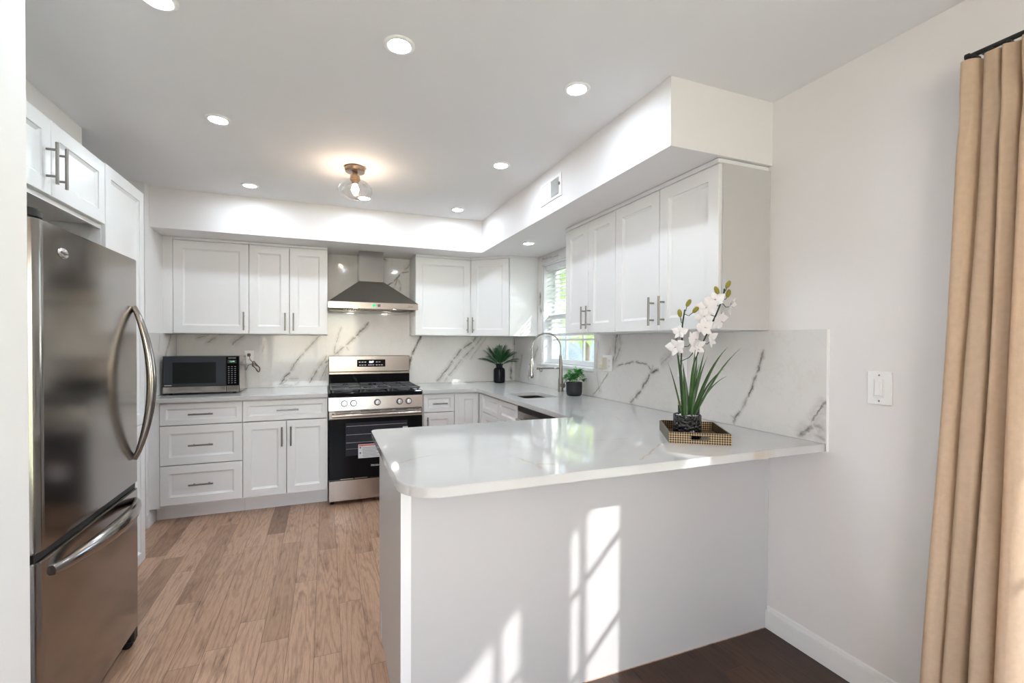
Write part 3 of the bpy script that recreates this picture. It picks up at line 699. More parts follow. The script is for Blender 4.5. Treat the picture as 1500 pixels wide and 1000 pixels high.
ln.build('printed_lines', M['ink'], st, smooth=False)
st = MB().box(.588, -.0330, .572, .700, -.0305, .597).box(.588, -.0330, .597, .630, -.0305, .615).build('energy_label', M['paper'], d, smooth=False)
ln = MB()
for z in (.578, .586): ln.box(.640, -.0336, z, .690, -.0331, z + .003)
ln.build('printed_lines', M['ink'], st, smooth=False)
text('FRIGIDAIRE', .020, M['whiteink'], d, (.378, -.0306, .308), (R(90), 0, 0))
tl = MB()
for a, b_ in ((.09, .19), (.20, .30)): tl.box(a, -.0306, .2125, b_, -.0301, .2165)
tl.build('door_vent', M['chrome'], d, smooth=False)
sl = MB()
for a, b_ in ((.05, .17), (.245, .40), (.44, .50), (.53, .63), (.66, .73)): sl.box(a, -.0316, .757, b_, -.0311, .762)
sl.build('vent_slots', M['black'], d, smooth=False)
# sloping knob panel
cp = MB().prism([(0, .772), (-.034, .776), (-.022, .876), (0, .876)], .002, RW - .002).xf(Matrix(((0, 0, 1, 0), (1, 0, 0, 0), (0, 1, 0, 0), (0, 0, 0, 1))))
cp = cp.build('control_panel', M['steel'], t, smooth=False)
for x in (.120, .191, .380, .561, .637):
    bz = MB().cyl((0, 0, 0), (0, 0, .0055), .027, n=28).xf(Matrix.Translation((x, -.0285, .828)) @ Matrix.Rotation(R(83), 4, 'X'))
    k = MB().cyl((0, 0, .006), (0, 0, .026), .021, .018, n=28).box(-.004, -.019, .022, .004, .019, .034, b=.002)
    k.xf(Matrix.Translation((x, -.0285, .828)) @ Matrix.Rotation(R(83), 4, 'X')).build('knob', M['chrome'], cp, 40)
    bz.build('knob_bezel', M['ink'], cp, 40)
mk = MB()
for x in (.120, .191, .380, .561, .637):
    for dx, dz in ((-.034, .012), (.034, .012), (0, .036)): mk.box(x + dx - .004, -.0305, .826 + dz, x + dx + .004, -.0235, .829 + dz)
MB().box(.002, -.024, .8765, RW - .002, .60, .914, b=.004).build('cooktop', M['blackgloss'], t)
# grates: three cast iron sections, burners beneath
def grate(x0, x1, nx):
    g = MB(); y0, y1, z = .0, .545, .945; r = .0065
    for x in (x0, x1): g.box(x - r, y0, z - .011, x + r, y1, z + .001, b=.002)
    for y in (y0, y1, (y0 + y1) / 2): g.box(x0, y - r, z - .011, x1, y + r, z + .001, b=.002)
    xm = (x0 + x1) / 2
    for yc in (y0 + .136, y1 - .136):
        for a in range(0, 360, 45 if nx else 90):
            p = Vector((math.cos(R(a)), math.sin(R(a)), 0)); rr = min((x1 - x0) / 2 / max(abs(p.x), 1e-3), .136 / max(abs(p.y), 1e-3))
            g.tube([Vector((xm, yc, z - .003)) + p * .035, Vector((xm, yc, z - .003)) + p * rr], .0048, 6)
    for x in (x0 + .012, x1 - .012):
        for y in (y0 + .01, y1 - .01): g.box(x - .006, y - .006, .9145, x + .006, y + .006, z - .008)
    return g.build('grate', M['iron'], t)
grate(.022, .262, True); grate(.272, .486, False); grate(.496, RW - .022, True)
for x, y, r in ((.142, .136, .042), (.142, .41, .034), (.379, .27, .05), (.616, .136, .048), (.616, .41, .030)):
    MB().lathe([(0, .026), (r * .7, .026), (r * .75, .020), (r, .016), (r, .010), (r * 1.25, .006), (r * 1.3, 0)], (x, y, .9143), 24).build('burner', M['iron'], t, 40)
# backguard
bgd = MB().box(.006, .590, .914, RW - .006, .648, 1.022, b=.003).build('rear_guard', M['blackgloss'], t)
bg_ = MB().box(.006, .588, 1.045, RW - .006, .648, 1.197, b=.005).box(.008, .584, 1.0225, RW - .008, .648, 1.0445, b=.003).build('backguard', M['steel'], t)
fr_ = MB().box(.252, .5860, 1.087, .522, .5878, 1.164).build('display_frame', M['chrome'], bg_, smooth=False)
ds = MB().box(.256, .5846, 1.091, .518, .5859, 1.160).build('display', M['blackgloss'], fr_, smooth=False)
ic = MB()
for x, z in ((.280, 1.136), (.306, 1.136), (.331, 1.136), (.437, 1.136), (.462, 1.136), (.283, 1.108), (.306, 1.108), (.331, 1.108), (.365, 1.108), (.384, 1.108), (.405, 1.108), (.437, 1.108), (.462, 1.108), (.485, 1.108)):
    ic.box(x - .008, .5840, z - .003, x + .008, .5845, z + .003)
ic.build('touch_icons', M['whiteink'], ds, smooth=False)
text('8:07', .024, M['glow'], ds, (.388, .5843, 1.136), (R(90), 0, 0), 'clock_digits')

# ------------------------------------------------------------------ range hood
t = thing('range_hood', 'stainless pyramid chimney hood with a green indicator above the range', 'range hood', (-1.914, 0, 1.617), 0)
HW = .760; hy = -.470
bm_ = MB()
rg = [((0, hy, .054), (HW, hy, .054), (HW, -.012, .054), (0, -.012, .054)), ((.262, -.285, .258), (.478, -.285, .258), (.478, -.012, .258), (.262, -.012, .258))]
V = [[bm_.bm.verts.new(p) for p in r_] for r_ in rg]
for k in range(4): bm_.bm.faces.new((V[0][k], V[0][(k + 1) % 4], V[1][(k + 1) % 4], V[1][k]))
bm_.bm.faces.new(V[1]); bm_.bm.faces.new(V[0][::-1])
bm_.build('canopy', M['hoodsteel'], t, smooth=False)
lp = MB().box(0, hy, 0, HW, hy + .012, .0535).box(0, hy + .012, 0, .012, -.012, .0535).box(HW - .012, hy + .012, 0, HW, -.012, .0535).box(.012, -.024, 0, HW - .012, -.012, .0535)
lp.build('rim', M['steel'], t, smooth=False)
un = MB().box(.0125, hy + .0125, .012, HW - .0125, -.0245, .052).build('underside', M['black'], t, smooth=False)
bf = MB()
for k in range(26): bf.box(.13 + k * .02, hy + .09, .006, .141 + k * .02, -.12, .0115)
bf.build('baffle_filter', M['hoodsteel'], un, smooth=False)
for x in (.22, .565):
    MB().cyl((x, hy + .052, .0045), (x, hy + .052, .0118), .030).build('hood_lamp', M['hoodlamp'], un)
MB().box(.262, -.285, .2585, .478, -.012, .532).build('chimney', M['hoodsteel'], t, smooth=False)
ct = MB().cyl((.374, hy - .006, .028), (.374, hy - .0005, .028), .013).build('power_button', M['greenglow'], t)
MB().box(.406, hy - .004, .017, .428, hy - .0005, .039).build('control_button', M['ink'], t, smooth=False)
MB().box(.668, hy - .003, .018, .708, hy - .0005, .038).build('name_plate', M['nickel'], t, smooth=False)

M['cordbrown'] = plain('brown_cord', (.16, .11, .09), .5)
M['keyink'] = plain('key_print', (.30, .30, .31), .5)
# ------------------------------------------------------------------ microwave and cord
t = thing('microwave', 'stainless and black countertop microwave oven', 'microwave', (-3.088, -.425, .9145), 0)
MW, MH = .512, .298
MB().box(.004, .001, .012, MW - .004, .32, MH - .003, b=.004).build('casing', M['steel'], t)
for x in (.04, MW - .04):
    for y in (.03, .28): MB().cyl((x, y, 0), (x, y, .0115), .013).build('foot', M['black'], t)
MB().box(0, -.006, .012, MW, 0, MH, b=.002).build('front_frame', M['black'], t)
d = MB().box(.008, -.022, .066, .418, -.0065, MH - .006, b=.002).build('door', M['mwglass'], t)
MB().box(.066, -.0226, .088, .352, -.0221, .250).build('door_window', M['mwwin'], d, smooth=False)
MB().box(.003, -.022, .015, .418, -.0065, .064, b=.002).build('lower_trim', M['steel'], d)
text('Panasonic', .011, M['ink'], d, (.232, -.0224, .046), (R(90), 0, 0))
MB().box(.013, -.0226, .073, .060, -.0221, .077).build('logo_strip', M['whiteink'], d, smooth=False)
c_ = MB().box(.4225, -.022, .066, MW - .004, -.0065, MH - .006, b=.002).build('keypad', M['blackgloss'], t)
MB().box(.4225, -.022, .015, MW - .004, -.0065, .064, b=.002).build('door_button', M['steel'], t)
ds = MB().box(.431, -.0226, .240, .492, -.0221, .268).build('clock_display', M['black'], c_, smooth=False)
text('12:48', .016, M['greendim'], ds, (.462, -.0228, .254), (R(90), 0, 0), 'clock_digits')
for r_ in range(9):
    for q in range(3):
        MB().box(.434 + q * .022, -.0226, .083 + r_ * .016, .445 + q * .022, -.0221, .087 + r_ * .016).build('key', M['keyink'], c_, smooth=False)
MB().box(.436, -.0226, .279, .490, -.0221, .284).build('printed_line', M['keyink'], c_, smooth=False)
pts = []
for k in range(70):
    a = k / 69 * 6.283 * 3; pts.append((-2.508 + .020 * math.cos(a) * (1 - .15 * math.sin(k)) + .020 * math.sin(a), -.040 + .014 * math.sin(a * .5), 1.105 - .040 * math.sin(a) + .008 * math.sin(3 * a)))
cd = MB().tube([(-2.565, -.024, 1.205), (-2.555, -.045, 1.17), (-2.535, -.045, 1.145)] + pts + [(-2.54, -.05, 1.13), (-2.565, -.07, 1.12), (-2.577, -.10, 1.08)], .0032, 6)
cd.box(-2.578, -.036, 1.195, -2.553, -.0175, 1.222, b=.004)
tag(cd.build('power_cord', M['cordbrown'], None), 'bundled brown power cord hanging from the outlet beside the microwave', 'cord')

def outlet(name, label, loc, rz, w=.072, h=.116, kind='outlet', cat='outlet'):
    t = thing(name, label, cat, loc, rz)      # local: plate in xz, facing -y
    MB().box(-w / 2, -.006, -h / 2, w / 2, -.0005, h / 2, b=.002).build('cover_plate', M['white'], t)
    return t
def sockets(t, x=0):
    for z in (-.020, .020):
        o = MB().box(x - .016, -.0085, z - .014, x + .016, -.0065, z + .014, b=.003).build('receptacle', M['white'], t)
        MB().box(x - .008, -.0090, z - .004, x - .006, -.0086, z + .005).box(x + .006, -.0090, z - .004, x + .008, -.0086, z + .005).cyl((x, -.0090, z - .008), (x, -.0086, z - .008), .0022, n=10).build('slots', M['ink'], o, smooth=False)
t = outlet('wall_outlet', 'white outlet with a cord plugged in on the splash right of the microwave', (-2.566, -.0112, 1.188), 0); sockets(t)
t = outlet('wall_outlet', 'double outlet with plugged-in ivory adapter right of the kitchen window', (-.0112, -1.757, 1.180), R(-90), .118); sockets(t, .026)
d = MB().box(-.052, -.045, -.045, -.004, -.0065, .040, b=.004).build('adapter', M['ivory'], t)
MB().box(-.046, -.060, -.044, -.012, -.0455, -.016, b=.004).build('adapter_plug', M['ivory'], d)
t = outlet('wall_outlet', 'small white outlet on the splash hidden behind the orchid', (-.0112, -2.50, 1.190), R(-90)); sockets(t)
t = outlet('light_switch', 'white rocker dimmer switch plate on the right wall', (-.0005, -3.493, 1.163), R(-90), .081, .124, cat='switch')
MB().box(-.017, -.0085, -.034, .017, -.0065, .034, b=.001).build('rocker_frame', M['white'], t)
MB().box(-.012, -.013, -.028, .010, -.0086, .028, b=.0015, rot=Matrix.Rotation(R(-3), 3, 'X')).build('rocker', M['white'], t)
sc = MB()
for z in (-.048, .048): sc.cyl((0, -.0075, z), (0, -.0062, z), .003, n=10)
sc.build('screws', M['nickel'], t)

# ------------------------------------------------------------------ sink and faucet
t = thing('sink', 'undermounted stainless sink basin set into the counter by the window', 'sink', (0, 0, 0), 0)
z1 = CT - TC - .001; z0 = .70; e = .004
b_ = MB().box(SX0 - .012, SY0 - .0105, z0, SX1 + .012, SY1 + .0105, z0 + .004)
for p in ((SX0 - .012, SY0 - .0105, SX0 - .008, SY1 + .0105), (SX1 + .008, SY0 - .0105, SX1 + .012, SY1 + .0105), (SX0 - .008, SY0 - .0105, SX1 + .008, SY0 - .0065), (SX0 - .008, SY1 + .0065, SX1 + .008, SY1 + .0105)):
    b_.box(p[0], p[1], z0 + .004, p[2], p[3], z1)
b_.build('basin', M['sinksteel'], t, smooth=False)
MB().lathe([(0, .001), (.030, .001), (.040, .004), (.042, 0)], ((SX0 + SX1) / 2, (SY0 + SY1) / 2, z0 + .0045), 24).build('drain', M['chrome'], t)
t = thing('faucet', 'tall chrome spring pull-down faucet behind the sink', 'faucet', (-.068, -1.15, CT + .0005), 0)
MB().lathe([(0, 0), (.027, 0), (.027, .005), (.022, .008), (.022, .10), (.018, .115), (.0155, .13), (.0155, .305), (0, .305)], n=24).build('body', M['nickel'], t, 40)
pts = []
for k in range(25):
    a = math.pi * k / 24; pts.append((-.137 + .137 * math.cos(a), 0, .355 + .135 * math.sin(a)))
pts = [(0, 0, .30)] + pts + [(-.274, 0, .31), (-.274, 0, .27)]
MB().tube(pts, .0052, 10, up=(0, 1, 0)).build('hose', M['nickel'], t, 60)
# spring coil wound round the hose
hp = [Vector(p) for p in pts]; cum = [0]
for a, b_ in zip(hp, hp[1:]): cum.append(cum[-1] + (b_ - a).length)
cp_ = []; NT_ = 30; S_ = 360
for k in range(S_ + 1):
    s_ = cum[-1] * k / S_; i = max(j for j in range(len(cum)) if cum[j] <= s_ + 1e-9); i = min(i, len(hp) - 2)
    f = (s_ - cum[i]) / (cum[i + 1] - cum[i]); p = hp[i].lerp(hp[i + 1], f); tg = (hp[i + 1] - hp[i]).normalized()
    u = Vector((0, 1, 0)); v = tg.cross(u); a = 2 * math.pi * NT_ * k / S_
    cp_.append(p + (u * math.cos(a) + v * math.sin(a)) * .0095)
MB().tube(cp_, .0021, 5).build('spring', M['chrome'], t, 80)
MB().lathe([(0, .28), (.011, .28), (.013, .25), (.0165, .235), (.0165, .16), (.019, .15), (.019, .125), (.016, .120), (0, .120)], (-.274, 0, 0), 20).build('spray_head', M['chrome'], t, 40)
MB().tube([(-.292, 0, .235), (-.305, 0, .22), (-.300, 0, .17), (-.290, 0, .14)], .0032, 6).build('spray_lever', M['chrome'], t)
MB().cyl((-.012, 0, .198), (-.205, 0, .198), .007).box(-.225, -.010, .188, -.195, .010, .208, b=.003).tube([(-.20, 0, .19), (-.195, 0, .175), (-.18, 0, .172), (-.175, 0, .188)], .004, 8).build('support_arm', M['nickel'], t, 50)
MB().cyl((-.012, 0, .226), (-.225, 0, .226), .0028, n=10).build('upper_rod', M['chrome'], t)
MB().cyl((0, -.020, .052), (0, -.052, .052), .019, n=20).cyl((0, -.045, .065), (.05, -.048, .12), .0045, n=10).build('lever_handle', M['nickel'], t, 40)

# ------------------------------------------------------------------ window blind
t = thing('window_blind', 'white horizontal slat blind half lowered in the kitchen window', 'blind', (.038, 0, 0), 0)
by0, by1 = a0 + .012, a1 - .012
MB().box(-.022, by0, 2.005, .022, by1, WZ1 - .0145, b=.003).build('headrail', M['slat'], t, smooth=False)
zz = 1.985
while zz > 1.425:
    MB().box(-.021, by0, zz - .0012, .021, by1, zz + .0012, rot=Matrix.Rotation(R(-33), 3, 'Y')).build('slat', M['slat'], t, smooth=False)
    zz -= .0395
MB().box(-.022, by0, 1.388, .022, by1, 1.412, b=.003).build('bottom_rail', M['slat'], t, smooth=False)
lc = MB()
for f in (.12, .5, .88):
    y = by0 + (by1 - by0) * f
    for x in (-.0245, .0245): lc.cyl((x, y, 1.41), (x, y, 2.006), .0009, n=5)
lc.build('ladder_cords', M['white'], t)

# ------------------------------------------------------------------ ceiling fittings
def downlight(label, x, y, z=H):
    t = thing('recessed_light', label, 'ceiling light', (x, y, z - .0005), 0, 'recessed ceiling lights')
    MB().lathe([(.040, -.004), (.043, -.0065), (.054, -.005), (.058, -.001), (.058, 0), (.040, 0), (.040, -.004)], n=40).build('trim_ring', M['white'], t, 50)
    MB().lathe([(0, -.0035), (.0395, -.0035), (.0395, -.0015), (0, -.0015)], n=32).build('lens', M['lampface'], t, 40)
    return t
proto = downlight('round recessed light nearest the camera, in the middle row', -1.675, -2.828)
for x, y, z, lb in ((-.905, -2.814, H, 'round recessed light nearest the end of the right bulkhead'),
        (-2.437, -1.918, H, 'round recessed light in front of the fridge-side cabinets, second of its row'),
        (-2.437, -.890, H, 'round recessed light nearest the back bulkhead on the left'),
        (-.905, -1.890, H, 'round recessed light level with the wall vent'),
        (-.898, -.868, H, 'round recessed light tucked in the far inner corner of the bulkheads'),
        (-2.443, -2.775, H, 'round recessed light cut by the top edge of the photo'),
        (-1.655, -.895, H, 'round recessed light seen behind the glass ceiling lamp'),
        (-.364, -1.125, ZS, 'recessed light under the bulkhead above the sink window')):
    c = copy_tree(proto); c.location = (x, y, z - .0005); c['label'] = lb
    if z == ZS:
        for ch in c.children:
            if ch.name.startswith('lens'): ch.data = ch.data.copy(); ch.data.materials[0] = M['lampdim']
def globe_lamp(label, x, y):
    t = thing('flush_mount_lamp', label, 'ceiling light', (x, y, H - .0005), 0)
    MB().lathe([(0, 0), (.062, 0), (.064, -.006), (.060, -.028), (.058, -.030), (0, -.030)], n=36).build('canopy', M['bronze'], t, 40)
    MB().lathe([(0, -.0305), (.016, -.0305), (.016, -.050), (.030, -.055), (.032, -.080), (.022, -.088), (.018, -.108), (0, -.108)], n=28).build('socket', M['bronze'], t, 40)
    sh = [(.030, -.072), (.045, -.080), (.080, -.098), (.102, -.128), (.106, -.150), (.098, -.172), (.070, -.190), (.030, -.197), (0, -.198)]
    MB().lathe(sh, n=40).build('glass_shade', M['shade'], t, 80)
    MB().lathe([(0, -.1085), (.012, -.1085), (.020, -.125), (.023, -.142), (.018, -.158), (.008, -.166), (0, -.168)], n=20).build('bulb', M['bulb'], t, 80)
    return t
globe_lamp('semi-flush ceiling lamp with seeded glass shade and bronze canopy', -1.757, -1.51)
t = thing('fill_lamp', 'unseen bronze five-bulb fixture added as warm fill light behind the camera', 'fill_lamp', (-2.3, -6.3, H - .0005), 0)  # added fixture, out of view, warms and brightens the room
MB().lathe([(0, 0), (.07, 0), (.07, -.02), (0, -.025)], n=28).cyl((0, 0, -.02), (0, 0, -.55), .008).build('canopy', M['bronze'], t)
MB().sphere((0, 0, -.58), .05).build('hub', M['bronze'], t)
for k in range(5):
    a = k * 2 * math.pi / 5; c_, s_ = math.cos(a), math.sin(a)
    MB().tube([(0, 0, -.60), (.12 * c_, .12 * s_, -.66), (.24 * c_, .24 * s_, -.64), (.28 * c_, .28 * s_, -.58)], .007, 8).lathe([(0, -.58), (.022, -.58), (.018, -.52), (0, -.52)], (.28 * c_, .28 * s_, 0), 16).build('arm', M['bronze'], t)
    MB().sphere((.28 * c_, .28 * s_, -.485), .034).build('bulb', M['fillbulb'], t, 80)
t = thing('air_vent', 'white louvred air vent on the side of the right bulkhead', 'vent', (-.5905, -1.968, 2.297), R(-90))
v = MB()
for x0, x1, z0, z1 in ((-.141, .141, .052, .070), (-.141, .141, -.070, -.052), (-.141, -.110, -.052, .052), (.110, .141, -.052, .052), (-.012, .004, -.052, .052)): v.box(x0, -.007, z0, x1, -.0005, z1, b=.0015)
v.build('frame', M['white'], t)
MB().box(-.110, -.0012, -.052, .110, -.0006, .052).build('duct_opening', M['ink'], t, smooth=False)
for k in range(12):
    x = -.102 + k * .0165 if k < 6 else .018 + (k - 6) * .0175
    MB().box(x - .009, -.0062, -.050, x + .009, -.0052, .050, rot=Matrix.Rotation(R(12 if k < 6 else -62), 3, 'Z')).build('louvre', M['white'], t, smooth=False)
MB().box(.121, -.016, -.004, .128, -.0075, .014, b=.001).build('lever', M['nickel'], t)

# ------------------------------------------------------------------ added bounce rug and curtain
r_ = MB().box(-3.4, -7.2, .0005, -.35, -4.0, .012, b=.004)  # added out of view: throws door sunlight up to the ceiling
tag(r_.build('bounce_rug', M['rug'], None), 'large unseen cream rug added by the glazed door to bounce sunlight upward', 'rug')
t = thing('curtain', 'tan full-length curtain hanging in soft folds at the right', 'curtain', (0, 0, 0), 0)
cb_ = MB(); NY, NZ = 150, 46; grid = []
for j in range(NZ + 1):
    fz = j / NZ; z = .022 + (2.186 - .022) * fz; row = []
    pinch = math.exp(-((z - 2.03) / .05) ** 2) * .0
    for i in range(NY + 1):
        s_ = i / NY; y = -3.772 + (1 - fz) ** 1.3 * .085 * (1 - s_ * .7) - s_ * .165
        ph = s_ * 2 * math.pi * 3.9 + .5 * math.sin(fz * 2.2 + s_ * 5) + .25 * math.sin(fz * 6)
        pl = math.exp(-((z - 2.02) / .06) ** 2)
        amp = (.031 + .012 * (1 - fz) + .010 * math.sin(s_ * 17)) * (1 - .45 * pl)
        ph += .9 * pl * math.sin(s_ * 23) + .35 * math.sin(s_ * 9 + fz * 1.5)
        x = -.098 - amp * math.sin(ph) - .008 * math.sin(2 * ph + 1) - .004 * math.sin(fz * 9 + s_ * 11)
        y += .012 * math.cos(ph) * (1 - .3 * fz)
        row.append(cb_.bm.verts.new((x, y, z)))
    grid.append(row)
for j in range(NZ):
    for i in range(NY): cb_.bm.faces.new((grid[j][i], grid[j][i + 1], grid[j + 1][i + 1], grid[j + 1][i]))
g = bmesh.ops.solidify(cb_.bm, geom=list(cb_.bm.faces), thickness=.0035)
cb_.build('cloth', M['curtain'], t, 80)
t = thing('curtain_rod', 'thin black curtain rod with sliding rings above the tan curtain', 'curtain rod', (0, 0, 0), 0)
MB().cyl((-.098, -3.775, 2.205), (-.098, -5.95, 2.205), .0075, n=14).build('rod', M['rod'], t)
MB().cyl((-.098, -3.766, 2.205), (-.098, -3.7745, 2.205), .011, n=14).build('finial', M['rod'], t)
for y in (-3.80, -5.9): MB().cyl((-.0005, y, 2.205), (-.091, y, 2.205), .005).cyl((-.0005, y, 2.205), (-.006, y, 2.205), .022).build('bracket', M['rod'], t)
for k in range(8):
    y = -3.79 - k * .037
    MB().box(-.112, y - .006, 2.188, -.084, y + .006, 2.1975, b=.002).build('ring', M['rod'], t)

# ------------------------------------------------------------------ plants and tray
random.seed(11)
t = thing('palm_plant', 'small palm in a glossy black jar in the far corner of the counter', 'plant', (-.270, -.215, CT + .0005), 0)
MB().lathe([(0, 0), (.050, 0), (.058, .008), (.060, .03), (.060, .125), (.055, .145), (.040, .156), (.034, .160), (.034, .190), (.036, .196), (.030, .196), (.029, .16), (0, .155)], n=36).build('jar', M['vase'], t, 50)
for k in range(17):
    a = k * 2.4 + .3; lean = .15 + 1.05 * ((k * 5 % 17) / 17)
    d = Vector((math.cos(a) * lean * (.72 if math.cos(a) > 0 else 1), math.sin(a) * lean * .45, 1)).normalized(); L = random.uniform(.21, .27) * (.92 - .12 * lean); f = MB()
    p = Vector((math.cos(a) * .010, math.sin(a) * .010, .155)); sd = d.cross(Vector((0, 0, 1))).normalized(); pl = [p.copy()]; n = 13
    for i in range(n):
        q = Matrix.Rotation(-(.012 + lean * .055), 3, sd); d = (q @ d).normalized(); p = p + d * (L / n); pl.append(p.copy())
        if i > 2:
            for s_ in (-1, 1):
                ld = (d * .75 + sd * s_ * .75).normalized()
                f.leaf(p, ld, sd.cross(d), .085 * (1.05 - abs(i / n - .5)), .011, .5, 4)
    f.leaf(p, d, sd.cross(d), .05, .014, .3, 4)
    f.tube(pl, .0018, 5); f.build('frond', M['palm'], t, 80)
t = thing('herb_plant', 'bright green leafy plant in a small black pot right of the faucet', 'plant', (-.114, -1.451, CT + .0005), 0)
MB().lathe([(0, 0), (.050, 0), (.058, .008), (.062, .03), (.063, .105), (.059, .105), (.057, .085), (0, .085)], n=32).build('pot', M['matteblack'], t, 50)
MB().lathe([(0, .0905), (.056, .0895), (.0565, .0855), (0, .0855)], n=24).build('soil', M['pebble'], t)
for k in range(16):
    a = k * 2.399; r = .045 * math.sqrt((k + .5) / 16); f = MB(); b0 = Vector((r * .6 * math.cos(a), r * .6 * math.sin(a), .088)); h = random.uniform(.07, .135)
    tp = b0 + Vector((math.cos(a) * r * 1.1, math.sin(a) * r * 1.1, h)); f.tube([b0, (b0 + tp) / 2 + Vector((0, 0, .01)), tp], .0012, 5)
    for q in range(11):
        e = random.random() * 6.28; f.leaf(tp - Vector((0, 0, random.random() * .05)), (math.cos(e), math.sin(e), random.uniform(-.1, .9)), (0, 0, 1), .036, .026, .6, 4)
    f.build('sprig', M['herb'], t, 80)
# woven tray
TA = math.atan2(-.131, .201)
def weave():
    w_ = NT('woven_gold'); p = w_.obj(); mp = w_.node('ShaderNodeMapping'); w_.link(p, mp.inputs[0]); mp.inputs['Rotation'].default_value = (0, R(45), 0)
    ck = w_.node('ShaderNodeTexChecker'); w_.link(mp.outputs[0], ck.inputs['Vector']); ck.inputs['Scale'].default_value = 150
    mp.inputs['Scale'].default_value = (1, 0, 1)
    w_.link(w_.mix(ck.outputs['Fac'], (.012, .008, .005), (.42, .28, .14)), w_.b.inputs['Base Color']); w_.b.inputs['Roughness'].default_value = .4
    w_.b.inputs['Metallic'].default_value = .25
    return w_.m
M['weave'] = weave()
M['trayside'] = plain('dark_gold_paint', (.10, .075, .042), .4, .4, var=.2, scale=30)
M['trayfloor'] = plain('tray_base', (.14, .105, .06), .35, .4, var=.2, scale=30)
t = thing('serving_tray', 'dark rectangular tray with gold woven pattern and slot handles', 'tray', (-.423, -3.005, CT + .0005), TA)
TW, TD, TH = .240, .300, .046
MB().box(-TW / 2 + .006, -TD / 2 + .006, 0, TW / 2 - .006, TD / 2 - .006, .006).build('base', M['trayfloor'], t, smooth=False)
for s_ in (-1, 1): MB().box(s_ * TW / 2 - (.006 if s_ > 0 else 0), -TD / 2 + .006, 0, s_ * TW / 2 + (0 if s_ > 0 else .006), TD / 2 - .006, TH).build('side_wall', M['trayside'], t, smooth=False)
for s_ in (-1, 1):
    y0 = s_ * TD / 2 - (.006 if s_ > 0 else 0); y1 = y0 + .006; e = MB()
    e.box(-TW / 2, y0, 0, TW / 2, y1, .017); e.box(-TW / 2, y0, .034, TW / 2, y1, TH); e.box(-TW / 2, y0, .017, -.034, y1, .034); e.box(.034, y0, .017, TW / 2, y1, .034)
    e.build('end_wall', M['weave'], t, smooth=False)
# orchid
OX, OY, OZ = -.470, -3.022, CT + .0072
t = thing('orchid_plant', 'white artificial orchid in a glossy dimpled black pot on the tray', 'plant', (OX, OY, OZ), 0)
def dimple():
    w_ = NT('dimpled_black_glaze'); p = w_.obj(); v = w_.node('ShaderNodeTexVoronoi'); w_.link(p, v.inputs['Vector']); v.inputs['Scale'].default_value = 75
    w_.link(w_.mix(v.outputs['Distance'], (.006, .006, .008), (.012, .012, .016)), w_.b.inputs['Base Color']); w_.b.inputs['Roughness'].default_value = .12
    w_.bump(v.outputs['Distance'], .9, .008); return w_.m
MB().lathe([(0, 0), (.054, 0), (.057, .004), (.0575, .096), (.055, .099), (.051, .097), (.050, .08), (0, .078)], n=40).build('pot', dimple(), t, 50)
pb = MB()
for k in range(70):
    a = k * 2.399; r = .046 * math.sqrt((k + .5) / 70); pb.sphere((r * math.cos(a), r * math.sin(a), .085 + random.random() * .006), random.uniform(.005, .008), n=8)
tag(pb.build('pebbles', M['pebble'], t, 80), kind='stuff')
# the camera looks along +x*.36+y*.93: the plant spreads in the plane across it
ex = Vector((.934, -.358, 0)); ey = Vector((.358, .934, 0)); ez = Vector((0, 0, 1))
def P(a, b, dep=0): return ex * a + ez * b + ey * (dep - .14 * max(0, b - .2))       # a across, b up, dep away from camera
lv = [(-.016, -.075, .30, .011, -.05), (-.010, -.13, .33, .010, .05), (-.020, -.10, .26, .009, .1), (.004, .02, .32, .013, .0), (.010, .10, .30, .013, .05), (.014, .13, .31, .012, .1), (.018, .34, .33, .011, .45), (.020, .42, .35, .012, .6), (.020, .52, .36, .009, .55),
      (.022, .50, .26, .009, .75), (.024, .60, .24, .008, .9), (-.006, -.03, .25, .014, .1), (.006, .06, .22, .016, .1), (-.014, -.06, .20, .013, .15), (.012, .20, .24, .012, .2), (-.022, -.28, .25, .007, .15), (.000, .0, .18, .015, .1), (.016, .28, .28, .010, .3), (-.004, -.10, .28, .010, .0)]
for k, (a, ln_, L, w_, bd) in enumerate(lv):
    dp = random.uniform(-.018, .018)
    MB().leaf(P(a, .083, dp), P(ln_ * .8, 1, random.uniform(-.2, .15)) - P(0, 0), -ey, L, w_ * 1.12, .12, 10, cup=.25, tip=1.3, curl=(ey, bd * (1 if ln_ > 0 else -.8))).build('leaf', M['blade'], t, 80)
stems = [[P(-.014, .083), P(-.026, .20), P(-.034, .295), P(-.037, .40), P(-.040, .48), P(-.034, .548)],
         [P(.010, .083), P(.014, .20, .005), P(.020, .32, .0), P(.060, .43), P(.100, .53), P(.122, .60), P(.126, .635)]]
def smooth_path(ps, n=6):
    out = []
    for i in range(len(ps) - 1):
        p0, p1, p2, p3 = ps[max(i - 1, 0)], ps[i], ps[i + 1], ps[min(i + 2, len(ps) - 1)]
        for k in range(n):
            u = k / n; out.append(.5 * ((2 * p1) + (p2 - p0) * u + (2 * p0 - 5 * p1 + 4 * p2 - p3) * u * u + (3 * p1 - p0 - 3 * p2 + p3) * u ** 3))
    return out + [ps[-1]]
for s_ in stems: MB().tube(smooth_path(s_), .0032, 8).build('stem', M['stem'], t, 80)
def twig(a, b): MB().tube([a, (a + b) / 2 + P(0, -.012), b], .0016, 6).build('twig', M['stem'], t, 80)
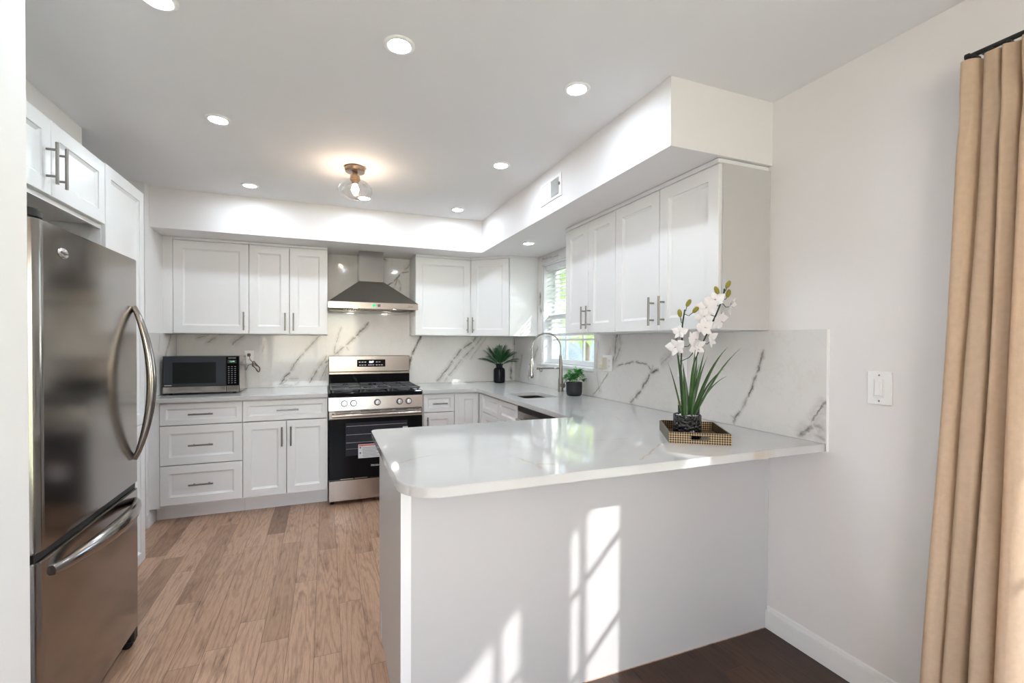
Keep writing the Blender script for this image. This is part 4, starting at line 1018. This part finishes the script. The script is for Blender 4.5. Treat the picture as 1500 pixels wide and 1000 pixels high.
def flower(c, face, sc=1.0, roll=0):
    f = MB(); n = Vector(face).normalized(); u = n.cross(ez).normalized(); v = u.cross(n)
    for k, (ang, L, w_) in enumerate(((90, .040, .028), (20, .046, .038), (160, .046, .038), (232, .040, .024), (308, .040, .024))):
        a = R(ang + roll); d = u * math.cos(a) + v * math.sin(a) + n * random.uniform(.2, .75)
        f.leaf(c, d, n, L * sc, w_ * sc, random.uniform(.2, .8), 7, cup=-.25, tip=1.1)
    o = f.build('flower', M['petal'], t, 80)
    MB().leaf(c + n * .004, n - v * .5, v, .014 * sc, .007 * sc, -.6, 4).leaf(c + n * .004, n + u * .5, v, .009 * sc, .004 * sc, -.4, 3).build('lip', M['pink'], o, 80)
for k, (a, b, dp, fx, sc, fr_) in enumerate(((-.055, .452, -.015, -.7, .8, (-.040, .47)), (-.068, .390, -.02, -.9, 1.05, (-.036, .37)), (.008, .420, -.02, .5, 1.1, (-.037, .39)), (.045, .470, -.02, .2, 1.1, (.062, .435)),
        (.018, .385, -.025, .3, 1.0, (-.034, .33)), (.050, .555, -.02, -.7, 1.1, (.095, .52)), (.085, .585, -.015, -.4, 1.0, (.112, .565)), (.110, .500, -.02, .4, 1.05, (.090, .505)), (.150, .560, -.015, .9, 1.05, (.118, .58)), (.080, .420, -.02, .6, .9, (.052, .41)), (.045, .520, -.01, -.3, .95, (.085, .49)))):
    c = P(a, b, dp); flower(c, -ey * .8 + ex * fx + ez * random.uniform(-.5, .35), sc, random.uniform(-35, 35)); twig(P(fr_[0], fr_[1]), c + ey * .003)
for a, b, tl, root in ((-.056, .532, -.2, (-.040, .49)), (-.022, .575, .55, (-.034, .545)), (.010, .548, .9, (-.036, .53)), (.092, .628, -.45, (.122, .598)), (.138, .652, .5, (.126, .632)), (.142, .615, .25, (.122, .600))):
    c = P(a, b, -.004); q = (ez + ex * tl).to_track_quat('Z', 'Y').to_matrix()
    MB().sphere(c, .0095, (1, 1, 1.9), 12, q).build('bud', M['bud'], t, 80); twig(P(root[0], root[1]), c - (ez + ex * tl).normalized() * .014)
t = thing('candle_jar', 'dark lidded candle jar standing behind the orchid pot on the tray', 'candle', (-.375, -2.931, CT + .0072), 0)
MB().lathe([(0, 0), (.044, 0), (.047, .004), (.047, .122), (0, .122)], n=32).build('jar', M['smoke'], t, 50)
MB().lathe([(0, .1225), (.047, .1225), (.048, .125), (.048, .133), (.046, .135), (0, .135)], n=32).build('lid', M['wood'], t, 50)
